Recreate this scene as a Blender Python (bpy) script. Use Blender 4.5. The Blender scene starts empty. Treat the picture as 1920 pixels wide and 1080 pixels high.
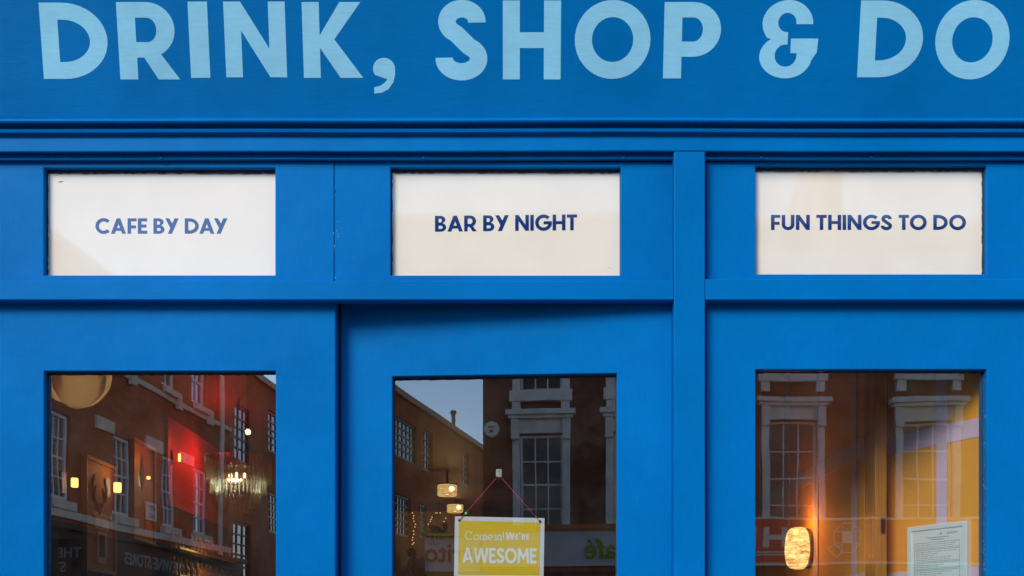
import bpy, bmesh, math, random
from mathutils import Vector, Matrix
from mathutils.geometry import tessellate_polygon
R = math.radians
random.seed(4)
sc = bpy.context.scene
col = sc.collection

# ------------------------------------------------------------------ camera, sky, sun, exposure
CAMZ, DIST, F = 1.5, 3.0, 2100.0            # eye height, distance to the shopfront plane y = 0, focal length in photo pixels
HZ = 1200.0                                 # the horizon row in photo pixels
cam = bpy.data.cameras.new('camera')
cam.sensor_width = 36.0
cam.lens = 36.0 * F / 1920.0
cam.shift_y = (HZ - 540.0) / 1920.0
cam.clip_start = 0.05
cam.clip_end = 600.0
camo = bpy.data.objects.new('camera', cam)
camo.location = (0, -DIST, CAMZ)
camo.rotation_euler = (R(90), 0, 0)
col.objects.link(camo)
sc.camera = camo

SUN_EL, SUN_AZ = 32.0, -33.0                 # elevation; degrees to the right of straight behind the camera
w = bpy.data.worlds.new('World')
sc.world = w
w.use_nodes = True
nt = w.node_tree
bg = nt.nodes['Background']
sky = nt.nodes.new('ShaderNodeTexSky')
sky.sky_type = 'NISHITA'
sky.sun_disc = False
sky.sun_elevation = R(SUN_EL)
sky.sun_rotation = R(180 - SUN_AZ)
sky.air_density = 1.0
sky.dust_density = 0.1
sky.ozone_density = 3.0
nt.links.new(sky.outputs[0], bg.inputs['Color'])
bg.inputs['Strength'].default_value = 0.15
sl = bpy.data.lights.new('sun', 'SUN')
sl.energy = 2.1
sl.angle = R(24)
sl.color = (1.0, 0.89, 0.74)
so = bpy.data.objects.new('sun', sl)
d = Vector((math.sin(R(SUN_AZ)) * math.cos(R(SUN_EL)), -math.cos(R(SUN_AZ)) * math.cos(R(SUN_EL)), math.sin(R(SUN_EL))))
so.rotation_euler = d.to_track_quat('Z', 'Y').to_euler()
so.location = (6, -12, 14)
col.objects.link(so)
sc.view_settings.view_transform = 'Standard'
sc.view_settings.look = 'None'
sc.view_settings.exposure = 0.71
sc.view_settings.gamma = 1.0
sc.view_settings.use_curve_mapping = False
sc.render.engine = 'CYCLES'
sc.cycles.use_denoising = True
sc.cycles.max_bounces = 8
sc.cycles.transparent_max_bounces = 12
sc.cycles.sample_clamp_indirect = 4.0
sc.cycles.caustics_reflective = False
sc.cycles.caustics_refractive = False

# ------------------------------------------------------------------ measuring helpers
def X(px, y=0.0): return (px - 960.0) / F * (y + DIST)
def Z(py, y=0.0): return CAMZ + (HZ - py) / F * (y + DIST)
HINGE = Vector((X(1262, 0.004), 0.004, 0.0))
DOOR_A = R(3.5)
DU = Vector((math.cos(DOOR_A), -math.sin(DOOR_A), 0))
DN = Vector((math.sin(DOOR_A), math.cos(DOOR_A), 0))
def door_uv(px, py, off=0.0):               # point of the open door's own plane seen at a photo pixel
    r = Vector(((px - 960.0) / F, 1.0, (HZ - py) / F))
    c = Vector((0, -DIST, CAMZ))
    k = (off - (c - HINGE).dot(DN)) / r.dot(DN)
    p = c + r * k
    return (p - HINGE).dot(DU), p.z
def seen_in_door(px, py, y=None, dist=None):  # point of the street that the door glass mirrors at a photo pixel
    r = Vector(((px - 960.0) / F, 1.0, (HZ - py) / F))
    c = Vector((0, -DIST, CAMZ))
    k = (0.026 - (c - HINGE).dot(DN)) / r.dot(DN)
    p = c + r * k
    q = r - DN * (2 * r.dot(DN))
    t = (y - p.y) / q.y if y is not None else dist - k
    return p + q * t
def seen_in_pane(px, py, dist):             # the same for the fixed panes, by distance along the view
    return Vector(((px - 960.0) / F * dist, 3.05 - dist, CAMZ + (HZ - py) / F * dist))

# ------------------------------------------------------------------ materials
def mat(name):
    m = bpy.data.materials.new(name)
    m.use_nodes = True
    m.node_tree.nodes.clear()
    return m, m.node_tree.nodes, m.node_tree.links
def N(nodes, kind, **kw):
    n = nodes.new(kind)
    for k, v in kw.items():
        if k in n.inputs.keys(): n.inputs[k].default_value = v
        else: setattr(n, k, v)
    return n
def ramp(nodes, stops):
    r = nodes.new('ShaderNodeValToRGB')
    while len(r.color_ramp.elements) < len(stops): r.color_ramp.elements.new(0.5)
    for e, (p, c) in zip(r.color_ramp.elements, stops):
        e.position = p; e.color = (*c, 1)
    return r
def surface(name, color, rough=0.5, var=0.12, scale=6.0, bump=0.0, bscale=40.0, stretch=(1, 1, 1), metallic=0.0, ior=1.5, bdist=0.002, spec=0.5):
    m, n, l = mat(name)
    out = N(n, 'ShaderNodeOutputMaterial'); b = N(n, 'ShaderNodeBsdfPrincipled')
    b.inputs['Roughness'].default_value = rough; b.inputs['Metallic'].default_value = metallic
    b.inputs['IOR'].default_value = ior
    b.inputs['Specular IOR Level'].default_value = spec
    tc = N(n, 'ShaderNodeTexCoord'); mp = N(n, 'ShaderNodeMapping'); mp.inputs['Scale'].default_value = stretch
    l.new(tc.outputs['Object'], mp.inputs[0])
    nz = N(n, 'ShaderNodeTexNoise', Scale=scale, Detail=5.0, Roughness=0.6); l.new(mp.outputs[0], nz.inputs['Vector'])
    lo = tuple(c * (1 - var) for c in color); hi = tuple(min(1, c * (1 + var)) for c in color)
    rp = ramp(n, [(0.3, lo), (0.7, hi)]); l.new(nz.outputs[0], rp.inputs[0]); l.new(rp.outputs[0], b.inputs['Base Color'])
    if bump:
        n2 = N(n, 'ShaderNodeTexNoise', Scale=bscale, Detail=4.0); l.new(mp.outputs[0], n2.inputs['Vector'])
        bp = N(n, 'ShaderNodeBump', Strength=bump, Distance=bdist); l.new(n2.outputs[0], bp.inputs['Height']); l.new(bp.outputs[0], b.inputs['Normal'])
    l.new(b.outputs[0], out.inputs[0])
    return m
def paint(name, color, rough, streak=(2, 2, 14), chips=True):   # brushed gloss paint: brush lines, slow unevenness, small chips
    m, n, l = mat(name)
    out = N(n, 'ShaderNodeOutputMaterial'); b = N(n, 'ShaderNodeBsdfPrincipled'); b.inputs['Specular IOR Level'].default_value = 0.03
    tc = N(n, 'ShaderNodeTexCoord'); mp = N(n, 'ShaderNodeMapping'); mp.inputs['Scale'].default_value = streak
    l.new(tc.outputs['Object'], mp.inputs[0])
    big = N(n, 'ShaderNodeTexNoise', Scale=1.7, Detail=4.0, Roughness=0.65); l.new(tc.outputs['Object'], big.inputs['Vector'])
    lo = tuple(c * 0.87 for c in color); hi = tuple(min(1, c * 1.1) for c in color)
    rp = ramp(n, [(0.32, lo), (0.68, hi)]); l.new(big.outputs[0], rp.inputs[0])
    br = N(n, 'ShaderNodeTexNoise', Scale=14.0, Detail=6.0, Roughness=0.7); l.new(mp.outputs[0], br.inputs['Vector'])
    sp = N(n, 'ShaderNodeTexNoise', Scale=46.0, Detail=2.0); l.new(tc.outputs['Object'], sp.inputs['Vector'])
    cr = ramp(n, [(0.735, (0, 0, 0)), (0.76, (1, 1, 1))]); l.new(sp.outputs[0], cr.inputs[0])
    mx = N(n, 'ShaderNodeMix', data_type='RGBA')
    l.new(rp.outputs[0], mx.inputs[6]); mx.inputs[7].default_value = (color[0] + 0.10, color[1] + 0.12, color[2] + 0.08, 1)
    sc_ = N(n, 'ShaderNodeMath', operation='MULTIPLY'); sc_.inputs[1].default_value = 0.0
    l.new(cr.outputs[0], sc_.inputs[0]); l.new(sc_.outputs[0], mx.inputs[0])
    st = ramp(n, [(0.3, (0.93, 0.93, 0.93)), (0.7, (1.05, 1.05, 1.05))]); l.new(br.outputs[0], st.inputs[0])
    m2 = N(n, 'ShaderNodeMix', data_type='RGBA', blend_type='MULTIPLY'); m2.inputs[0].default_value = 1.0; l.new(mx.outputs[2], m2.inputs[6]); l.new(st.outputs[0], m2.inputs[7])
    l.new(m2.outputs[2], b.inputs['Base Color'])
    rr = N(n, 'ShaderNodeMapRange'); rr.inputs[3].default_value = rough - 0.07; rr.inputs[4].default_value = rough + 0.1
    l.new(br.outputs[0], rr.inputs[0]); l.new(rr.outputs[0], b.inputs['Roughness'])
    wob = N(n, 'ShaderNodeTexNoise', Scale=9.0, Detail=2.0); l.new(tc.outputs['Object'], wob.inputs['Vector'])
    b1 = N(n, 'ShaderNodeBump', Strength=0.35, Distance=0.0012); l.new(br.outputs[0], b1.inputs['Height'])
    b2 = N(n, 'ShaderNodeBump', Strength=0.5, Distance=0.004); l.new(wob.outputs[0], b2.inputs['Height']); l.new(b1.outputs[0], b2.inputs['Normal'])
    l.new(b2.outputs[0], b.inputs['Normal'])
    l.new(b.outputs[0], out.inputs[0])
    return m
def glass(name, ior=2.6, tint=(0.93, 0.95, 0.94), wave=0.00025, wscale=4.0):
    m, n, l = mat(name)
    out = N(n, 'ShaderNodeOutputMaterial'); fr = N(n, 'ShaderNodeFresnel', IOR=ior)
    t = N(n, 'ShaderNodeBsdfTransparent'); t.inputs[0].default_value = (*tint, 1)
    g = N(n, 'ShaderNodeBsdfGlossy', Roughness=0.0); g.inputs[0].default_value = (1, 1, 1, 1)
    tc = N(n, 'ShaderNodeTexCoord'); nz = N(n, 'ShaderNodeTexNoise', Scale=wscale, Detail=1.0); l.new(tc.outputs['Object'], nz.inputs['Vector'])
    bp = N(n, 'ShaderNodeBump', Strength=1.0, Distance=wave); l.new(nz.outputs[0], bp.inputs['Height']); l.new(bp.outputs[0], g.inputs['Normal'])
    ge = N(n, 'ShaderNodeNewGeometry'); fm = N(n, 'ShaderNodeMath', operation='SUBTRACT', use_clamp=True)   # the pane mirrors once, at the face met first
    l.new(fr.outputs[0], fm.inputs[0]); l.new(ge.outputs['Backfacing'], fm.inputs[1])
    mx = N(n, 'ShaderNodeMixShader'); l.new(fm.outputs[0], mx.inputs[0]); l.new(t.outputs[0], mx.inputs[1]); l.new(g.outputs[0], mx.inputs[2])
    ds = N(n, 'ShaderNodeTexNoise', Scale=7.0, Detail=8.0, Roughness=0.75); l.new(tc.outputs['Object'], ds.inputs['Vector'])
    dr = N(n, 'ShaderNodeMapRange'); dr.inputs[1].default_value = 0.42; dr.inputs[2].default_value = 0.8; dr.inputs[4].default_value = 0.022; l.new(ds.outputs[0], dr.inputs[0])
    dd = N(n, 'ShaderNodeBsdfDiffuse'); dd.inputs[0].default_value = (0.5, 0.48, 0.45, 1)
    m3 = N(n, 'ShaderNodeMixShader'); l.new(dr.outputs[0], m3.inputs[0]); l.new(mx.outputs[0], m3.inputs[1]); l.new(dd.outputs[0], m3.inputs[2])
    l.new(m3.outputs[0], out.inputs[0])
    return m
def glazed(name, color, ior=2.0, translucent=0.0, wave=0.0002):   # film or print behind a polished face
    m, n, l = mat(name)
    out = N(n, 'ShaderNodeOutputMaterial'); fr = N(n, 'ShaderNodeFresnel', IOR=ior)
    tc = N(n, 'ShaderNodeTexCoord'); nz = N(n, 'ShaderNodeTexNoise', Scale=3.0, Detail=1.0); l.new(tc.outputs['Object'], nz.inputs['Vector'])
    nv = N(n, 'ShaderNodeTexNoise', Scale=5.0, Detail=5.0); l.new(tc.outputs['Object'], nv.inputs['Vector'])
    rp = ramp(n, [(0.3, tuple(c * 0.93 for c in color)), (0.62, color), (0.8, tuple(c * 0.97 for c in color))]); l.new(nv.outputs[0], rp.inputs[0])
    df = N(n, 'ShaderNodeBsdfDiffuse'); l.new(rp.outputs[0], df.inputs[0])
    tl = N(n, 'ShaderNodeBsdfTranslucent'); l.new(rp.outputs[0], tl.inputs[0])
    m1 = N(n, 'ShaderNodeMixShader'); m1.inputs[0].default_value = translucent; l.new(df.outputs[0], m1.inputs[1]); l.new(tl.outputs[0], m1.inputs[2])
    g = N(n, 'ShaderNodeBsdfGlossy', Roughness=0.03); g.inputs[0].default_value = (1, 1, 1, 1)
    bp = N(n, 'ShaderNodeBump', Strength=1.0, Distance=wave); l.new(nz.outputs[0], bp.inputs['Height']); l.new(bp.outputs[0], g.inputs['Normal'])
    mx = N(n, 'ShaderNodeMixShader'); l.new(fr.outputs[0], mx.inputs[0]); l.new(m1.outputs[0], mx.inputs[1]); l.new(g.outputs[0], mx.inputs[2])
    l.new(mx.outputs[0], out.inputs[0])
    return m
def emitter(name, color, strength):
    m, n, l = mat(name)
    out = N(n, 'ShaderNodeOutputMaterial'); e = N(n, 'ShaderNodeEmission', Strength=strength); e.inputs[0].default_value = (*color, 1)
    l.new(e.outputs[0], out.inputs[0])
    return m
def lit_glass(name, dark, bright, strength, stretch, scale=9.0):   # rippled glass shade of a lamp that is on
    m, n, l = mat(name)
    out = N(n, 'ShaderNodeOutputMaterial'); e = N(n, 'ShaderNodeEmission', Strength=strength)
    tc = N(n, 'ShaderNodeTexCoord'); mp = N(n, 'ShaderNodeMapping'); mp.inputs['Scale'].default_value = stretch; l.new(tc.outputs['Object'], mp.inputs[0])
    nz = N(n, 'ShaderNodeTexNoise', Scale=scale, Detail=5.0, Roughness=0.65, Distortion=0.8); l.new(mp.outputs[0], nz.inputs['Vector'])
    rp = ramp(n, [(0.34, dark), (0.52, tuple((a + b) / 2 for a, b in zip(dark, bright))), (0.68, bright)]); l.new(nz.outputs[0], rp.inputs[0]); l.new(rp.outputs[0], e.inputs[0])
    g = N(n, 'ShaderNodeBsdfGlossy', Roughness=0.12); bp = N(n, 'ShaderNodeBump', Strength=0.8, Distance=0.004); l.new(nz.outputs[0], bp.inputs['Height']); l.new(bp.outputs[0], g.inputs['Normal'])
    mx = N(n, 'ShaderNodeMixShader'); mx.inputs[0].default_value = 0.12; l.new(e.outputs[0], mx.inputs[1]); l.new(g.outputs[0], mx.inputs[2])
    l.new(mx.outputs[0], out.inputs[0])
    return m
def brick(name, c1, c2, mortar, bw=0.225, bh=0.075):
    m, n, l = mat(name)
    out = N(n, 'ShaderNodeOutputMaterial'); b = N(n, 'ShaderNodeBsdfPrincipled'); b.inputs['Roughness'].default_value = 0.85
    tc = N(n, 'ShaderNodeTexCoord'); s = N(n, 'ShaderNodeSeparateXYZ'); l.new(tc.outputs['Object'], s.inputs[0])
    ad = N(n, 'ShaderNodeMath', operation='ADD'); l.new(s.outputs[0], ad.inputs[0]); l.new(s.outputs[1], ad.inputs[1])
    c = N(n, 'ShaderNodeCombineXYZ'); l.new(ad.outputs[0], c.inputs[0]); l.new(s.outputs[2], c.inputs[1])
    t = N(n, 'ShaderNodeTexBrick', Scale=1.0); t.inputs['Brick Width'].default_value = bw; t.inputs['Row Height'].default_value = bh
    t.inputs['Mortar Size'].default_value = 0.007; t.inputs['Color1'].default_value = (*c1, 1); t.inputs['Color2'].default_value = (*c2, 1); t.inputs['Mortar'].default_value = (*mortar, 1)
    l.new(c.outputs[0], t.inputs['Vector'])
    nz = N(n, 'ShaderNodeTexNoise', Scale=1.3, Detail=5.0); l.new(tc.outputs['Object'], nz.inputs['Vector'])
    rp = ramp(n, [(0.3, (0.65, 0.65, 0.65)), (0.7, (1.15, 1.1, 1.05))]); l.new(nz.outputs[0], rp.inputs[0])
    mx = N(n, 'ShaderNodeMix', data_type='RGBA', blend_type='MULTIPLY'); mx.inputs[0].default_value = 1.0
    l.new(t.outputs[0], mx.inputs[6]); l.new(rp.outputs[0], mx.inputs[7]); l.new(mx.outputs[2], b.inputs['Base Color'])
    bp = N(n, 'ShaderNodeBump', Strength=0.5, Distance=0.006); l.new(t.outputs[1], bp.inputs['Height']); bp.invert = True; l.new(bp.outputs[0], b.inputs['Normal'])
    l.new(b.outputs[0], out.inputs[0])
    return m

BLUE = (0.0, 0.155, 0.475)
M_blue = paint('blue gloss paint', BLUE, 0.38, (14, 2, 2))
M_blue_h = paint('blue gloss paint brushed along', BLUE, 0.38, (1.5, 4, 16))
M_fascia = paint('blue fascia paint with painted shade', (0.0, 0.138, 0.41), 0.4, (1.5, 4, 16))  # darker copy of the facade blue: the leaning board's shade put into the colour
M_letter = paint('pale blue sign paint', (0.235, 0.555, 0.77), 0.5, (2, 4, 14), False)
M_film = glazed('white film behind glass', (0.85, 0.79, 0.68), 1.9, 0.0)
M_navy = glazed('navy vinyl letters', (0.0, 0.04, 0.2), 2.1)
M_putty = surface('old dark putty', (0.035, 0.03, 0.026), 0.7, 0.5, 60, 0.8, 90)
M_rightglass = glass('right window glass', 2.55)
M_leftglass = glass('left window glass', 3.7)  # extra mirror strength stands in for light on the reflected brick row
M_doorglass = glass('door glass', wave=0.00012)
M_black = surface('black metal', (0.01, 0.01, 0.012), 0.35, 0.2)
M_white = surface('white card', (0.72, 0.76, 0.8), 0.55, 0.04, 8)
M_yellow = surface('yellow print', (0.82, 0.56, 0.0), 0.5, 0.05, 3)
M_signwhite = surface('pale print on yellow', (0.84, 0.88, 0.9), 0.55, 0.04)
M_cord = surface('pink cord', (0.95, 0.06, 0.2), 0.6, 0.1)
M_clear = surface('clear plastic', (0.5, 0.46, 0.45), 0.15, 0.3, 120, 0.9, 160)
M_eyelet = surface('brown eyelet', (0.06, 0.03, 0.02), 0.4)
M_mustard = surface('mustard wall paint', (0.95, 0.42, 0.055), 0.65, 0.1, 3, 0.15, 60)
M_lilac = surface('lilac wall paint', (0.74, 0.55, 0.74), 0.65, 0.06, 5)
M_timber = surface('varnished timber', (0.50, 0.2, 0.03), 0.4, 0.3, 5, 0.2, 30, (12, 12, 0.6))
M_darkwall = surface('dark interior wall paint', (0.03, 0.013, 0.009), 0.8, 0.2, 2)
M_redwall = surface('red wall paint', (0.30, 0.012, 0.008), 0.6, 0.15, 3)
M_cream = surface('cream wall paint', (0.5, 0.4, 0.26), 0.7, 0.12, 2)
M_ceil = surface('brown ceiling', (0.06, 0.02, 0.006), 0.6, 0.2, 2)
M_floor = surface('dark boards', (0.06, 0.035, 0.02), 0.5, 0.3, 4)
M_plaster = surface('white plaster shade', (0.72, 0.62, 0.45), 0.5, 0.05, 4)
M_paper = surface('printed paper', (0.74, 0.93, 1.0), 0.6, 0.03)
M_ink = surface('black ink', (0.05, 0.06, 0.07), 0.6)
M_mount = surface('pale frame paint', (0.74, 0.9, 0.97), 0.45, 0.04)
M_stone = surface('white painted stone', (0.82, 0.78, 0.75), 0.7, 0.18, 4, 0.3, 20)
M_stone2 = surface('buff stone', (0.8, 0.64, 0.5), 0.8, 0.2, 3)
M_brickd = brick('dark stock brick', (0.25, 0.07, 0.034), (0.15, 0.045, 0.025), (0.2, 0.12, 0.08))
M_brickr = brick('red brick', (0.62, 0.13, 0.036), (0.46, 0.09, 0.026), (0.34, 0.17, 0.09))
M_bricko = brick('brown orange brick', (0.76, 0.21, 0.05), (0.6, 0.155, 0.038), (0.4, 0.2, 0.1))
M_slate = surface('slate roof', (0.06, 0.06, 0.065), 0.6, 0.3, 8)
M_sash = surface('white sash paint', (0.84, 0.82, 0.8), 0.5, 0.06)
M_redframe = surface('dark red frame paint', (0.2, 0.04, 0.03), 0.5, 0.1)
M_dglass = glazed('dark window glass', (0.012, 0.012, 0.012), 1.45)
M_skyglass = glazed('window glass facing open sky', (0.02, 0.022, 0.025), 4.5)
M_blackfascia = surface('black shop fascia', (0.014, 0.013, 0.015), 0.4, 0.2)
M_redfascia = surface('red shop fascia', (0.88, 0.06, 0.018), 0.45, 0.1)
M_whitefascia = surface('white shop fascia', (0.7, 0.66, 0.64), 0.5, 0.08, 2)
M_greyletter = surface('grey sign letters', (0.34, 0.32, 0.30), 0.5)
M_creamletter = surface('cream sign letters', (0.92, 0.86, 0.72), 0.5)
M_redletter = surface('red sign letters', (0.55, 0.02, 0.03), 0.5)
M_greenletter = surface('green sign letters', (0.30, 0.42, 0.01), 0.5)
M_pavement = surface('concrete paving', (0.24, 0.23, 0.21), 0.85, 0.2, 1.5, 0.3, 50)
M_asphalt = surface('asphalt', (0.05, 0.05, 0.052), 0.9, 0.25, 3, 0.5, 120)
M_kerb = surface('granite kerb', (0.3, 0.29, 0.28), 0.8, 0.2, 8)
M_line = surface('yellow road paint', (0.6, 0.42, 0.05), 0.7)
M_amber = lit_glass('lit amber ripple glass', (0.42, 0.13, 0.008), (1.0, 0.74, 0.28), 1.5, (3, 1, 9), 12)
M_amber2 = lit_glass('lit amber drum glass', (0.55, 0.22, 0.03), (1.0, 0.72, 0.3), 0.7, (1, 1, 3), 9)
M_bulb = emitter('lit bulb', (1.0, 0.72, 0.35), 9.0)
M_warmbulb = emitter('warm round bulb', (1.0, 0.66, 0.3), 3.0)
M_warm = emitter('small warm light', (1.0, 0.5, 0.13), 2.4)
M_fairy = emitter('fairy bulb', (1.0, 0.5, 0.15), 0.6)
M_green = emitter('green indicator', (0.05, 0.9, 0.2), 1.0)
M_brass = surface('aged brass', (0.3, 0.2, 0.08), 0.35, 0.2, metallic=0.8)
M_bottle = surface('amber bottle glass', (0.30, 0.13, 0.02), 0.2, 0.5, 20)
M_orange = surface('orange print', (0.42, 0.13, 0.02), 0.6, 0.2, 4)
M_umber = surface('umber print', (0.035, 0.016, 0.008), 0.7)
M_goldframe = surface('dull gilt frame', (0.22, 0.10, 0.025), 0.5, 0.2)
M_crane = surface('red crane paint', (0.9, 0.13, 0.05), 0.5)
M_grey = surface('grey steel', (0.3, 0.29, 0.28), 0.4)
def crystal():
    m, n, l = mat('crystal rods')
    out = N(n, 'ShaderNodeOutputMaterial')
    t = N(n, 'ShaderNodeBsdfTransparent'); t.inputs[0].default_value = (0.8, 0.82, 0.72, 1)
    g = N(n, 'ShaderNodeBsdfGlossy', Roughness=0.1); g.inputs[0].default_value = (0.9, 0.9, 0.8, 1)
    df = N(n, 'ShaderNodeBsdfTranslucent'); df.inputs[0].default_value = (0.72, 0.8, 0.7, 1)
    a = N(n, 'ShaderNodeMixShader'); a.inputs[0].default_value = 0.7; l.new(g.outputs[0], a.inputs[1]); l.new(df.outputs[0], a.inputs[2])
    mx = N(n, 'ShaderNodeMixShader'); mx.inputs[0].default_value = 0.62; l.new(t.outputs[0], mx.inputs[1]); l.new(a.outputs[0], mx.inputs[2])
    l.new(mx.outputs[0], out.inputs[0])
    return m
M_crystal = crystal()
def shade_white():
    m, n, l = mat('thin white lamp shade')
    out = N(n, 'ShaderNodeOutputMaterial'); df = N(n, 'ShaderNodeBsdfDiffuse'); tl = N(n, 'ShaderNodeBsdfTranslucent')
    df.inputs[0].default_value = (0.74, 0.68, 0.56, 1); tl.inputs[0].default_value = (0.7, 0.61, 0.47, 1)
    mx = N(n, 'ShaderNodeMixShader'); mx.inputs[0].default_value = 0.55; l.new(df.outputs[0], mx.inputs[1]); l.new(tl.outputs[0], mx.inputs[2]); l.new(mx.outputs[0], out.inputs[0])
    return m
M_shade = shade_white()

# ------------------------------------------------------------------ mesh helpers
class MB:
    def __init__(s): s.v, s.f = [], []
    def add(s, vs, fs):
        b = len(s.v); s.v += [tuple(v) for v in vs]; s.f += [tuple(b + i for i in f) for f in fs]; return s
    def box(s, x0, x1, y0, y1, z0, z1):
        v = [(x, y, z) for z in (z0, z1) for y in (y0, y1) for x in (x0, x1)]
        return s.add(v, [(0, 2, 3, 1), (4, 5, 7, 6), (0, 1, 5, 4), (2, 6, 7, 3), (0, 4, 6, 2), (1, 3, 7, 5)])
    def tube(s, pts, r, n=8):
        pts = [Vector(p) for p in pts]; rings = []
        for i, p in enumerate(pts):
            t = (pts[min(i + 1, len(pts) - 1)] - pts[max(i - 1, 0)]).normalized()
            a = t.orthogonal().normalized(); b = t.cross(a)
            rr = r[i] if isinstance(r, (list, tuple)) else r
            rings.append([p + (a * math.cos(2 * math.pi * k / n) + b * math.sin(2 * math.pi * k / n)) * rr for k in range(n)])
        vs = [v for q in rings for v in q]; fs = []
        for i in range(len(pts) - 1):
            for k in range(n):
                a = i * n + k; b_ = i * n + (k + 1) % n; fs.append((a, b_, b_ + n, a + n))
        fs.append(tuple(reversed(range(n)))); fs.append(tuple((len(pts) - 1) * n + k for k in range(n)))
        return s.add(vs, fs)
    def lathe(s, prof, n=32, c=(0, 0, 0), axis='z', sx=1.0):
        vs, fs = [], []
        for (r, h) in prof:
            for k in range(n):
                a = 2 * math.pi * k / n; p = (r * math.cos(a) * sx, r * math.sin(a), h)
                if axis == 'x': p = (h, r * math.cos(a), r * math.sin(a))
                if axis == 'y': p = (r * math.cos(a) * sx, h, r * math.sin(a))
                vs.append((p[0] + c[0], p[1] + c[1], p[2] + c[2]))
        for i in range(len(prof) - 1):
            for k in range(n):
                fs.append((i * n + k, i * n + (k + 1) % n, (i + 1) * n + (k + 1) % n, (i + 1) * n + k))
        fs.append(tuple(reversed(range(n)))); fs.append(tuple((len(prof) - 1) * n + k for k in range(n)))
        return s.add(vs, fs)
    def ball(s, c, r, n=12, m=8, sc=(1, 1, 1)):
        prof = [(max(1e-4, math.sin(math.pi * i / m)) * r, -math.cos(math.pi * i / m) * r * sc[2]) for i in range(m + 1)]
        return s.lathe(prof, n, c, 'z', sc[0])
    def build(s, name, m=None, parent=None, smooth=False, bevel=0.0):
        me = bpy.data.meshes.new(name); me.from_pydata(s.v, [], s.f)
        bm = bmesh.new(); bm.from_mesh(me); bmesh.ops.recalc_face_normals(bm, faces=bm.faces); bm.to_mesh(me); bm.free()
        if m: me.materials.append(m)
        if smooth:
            for p in me.polygons: p.use_smooth = True
        o = bpy.data.objects.new(name, me); col.objects.link(o)
        if parent: o.parent = parent
        if bevel:
            b = o.modifiers.new('edge', 'BEVEL'); b.width = bevel; b.segments = 2; b.limit_method = 'ANGLE'; b.angle_limit = R(50)
        return o
def tag(o, label=None, cat=None, group=None, kind=None):
    for k, v in (('label', label), ('category', cat), ('group', group), ('kind', kind)):
        if v: o[k] = v
    return o
def empty(name, loc=(0, 0, 0), rz=0.0, parent=None):
    o = bpy.data.objects.new(name, None); o.location = loc; o.rotation_euler = (0, 0, rz); o.empty_display_size = 0.1
    col.objects.link(o)
    if parent: o.parent = parent
    return o
def local(o, p):                                # world point into an (unparented) object's own space
    return (Matrix.Translation(o.location) @ o.rotation_euler.to_matrix().to_4x4()).inverted() @ Vector(p)
def ring(x0, x1, z0, z1, a0, a1, c0, c1, y, depth, bv=0.0022, lip=0.0):   # a board frame round one opening, arrises eased
    mb = MB()
    def loop(X0, X1, Z0, Z1, yy): return [(X0, yy, Z0), (X1, yy, Z0), (X1, yy, Z1), (X0, yy, Z1)]
    L = [loop(x0, x1, z0, z1, y + depth), loop(x0, x1, z0, z1, y + bv), loop(x0 + bv, x1 - bv, z0 + bv, z1 - bv, y),
         loop(a0 - bv, a1 + bv, c0 - bv, c1 + bv, y), loop(a0 - bv * .3, a1 + bv * .3, c0 - bv * .3, c1 + bv * .3, y + bv * .3), loop(a0, a1, c0, c1, y + bv), loop(a0, a1, c0, c1, y + depth)]
    vs = [v for q in L for v in q]; fs = []
    for i in range(len(L)):
        j = (i + 1) % len(L)
        for k in range(4):
            fs.append((i * 4 + k, i * 4 + (k + 1) % 4, j * 4 + (k + 1) % 4, j * 4 + k))
    return mb.add(vs, fs)
def holed_wall(x0, x1, z0, z1, holes, y0, y1):
    xs = sorted({x0, x1, *[h[0] for h in holes], *[h[1] for h in holes]}); zs = sorted({z0, z1, *[h[2] for h in holes], *[h[3] for h in holes]})
    def solid(i, k):
        if i < 0 or k < 0 or i >= len(xs) - 1 or k >= len(zs) - 1: return False
        cx, cz = (xs[i] + xs[i + 1]) / 2, (zs[k] + zs[k + 1]) / 2
        return not any(h[0] < cx < h[1] and h[2] < cz < h[3] for h in holes)
    mb = MB()
    for i in range(len(xs) - 1):
        for k in range(len(zs) - 1):
            if not solid(i, k): continue
            a, b, c, d_ = xs[i], xs[i + 1], zs[k], zs[k + 1]
            mb.add([(a, y0, c), (b, y0, c), (b, y0, d_), (a, y0, d_)], [(0, 1, 2, 3)])
            mb.add([(a, y1, c), (b, y1, c), (b, y1, d_), (a, y1, d_)], [(3, 2, 1, 0)])
            if not solid(i - 1, k): mb.add([(a, y0, c), (a, y1, c), (a, y1, d_), (a, y0, d_)], [(3, 2, 1, 0)])
            if not solid(i + 1, k): mb.add([(b, y0, c), (b, y1, c), (b, y1, d_), (b, y0, d_)], [(0, 1, 2, 3)])
            if not solid(i, k - 1): mb.add([(a, y0, c), (b, y0, c), (b, y1, c), (a, y1, c)], [(3, 2, 1, 0)])
            if not solid(i, k + 1): mb.add([(a, y0, d_), (b, y0, d_), (b, y1, d_), (a, y1, d_)], [(0, 1, 2, 3)])
    return mb

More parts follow.
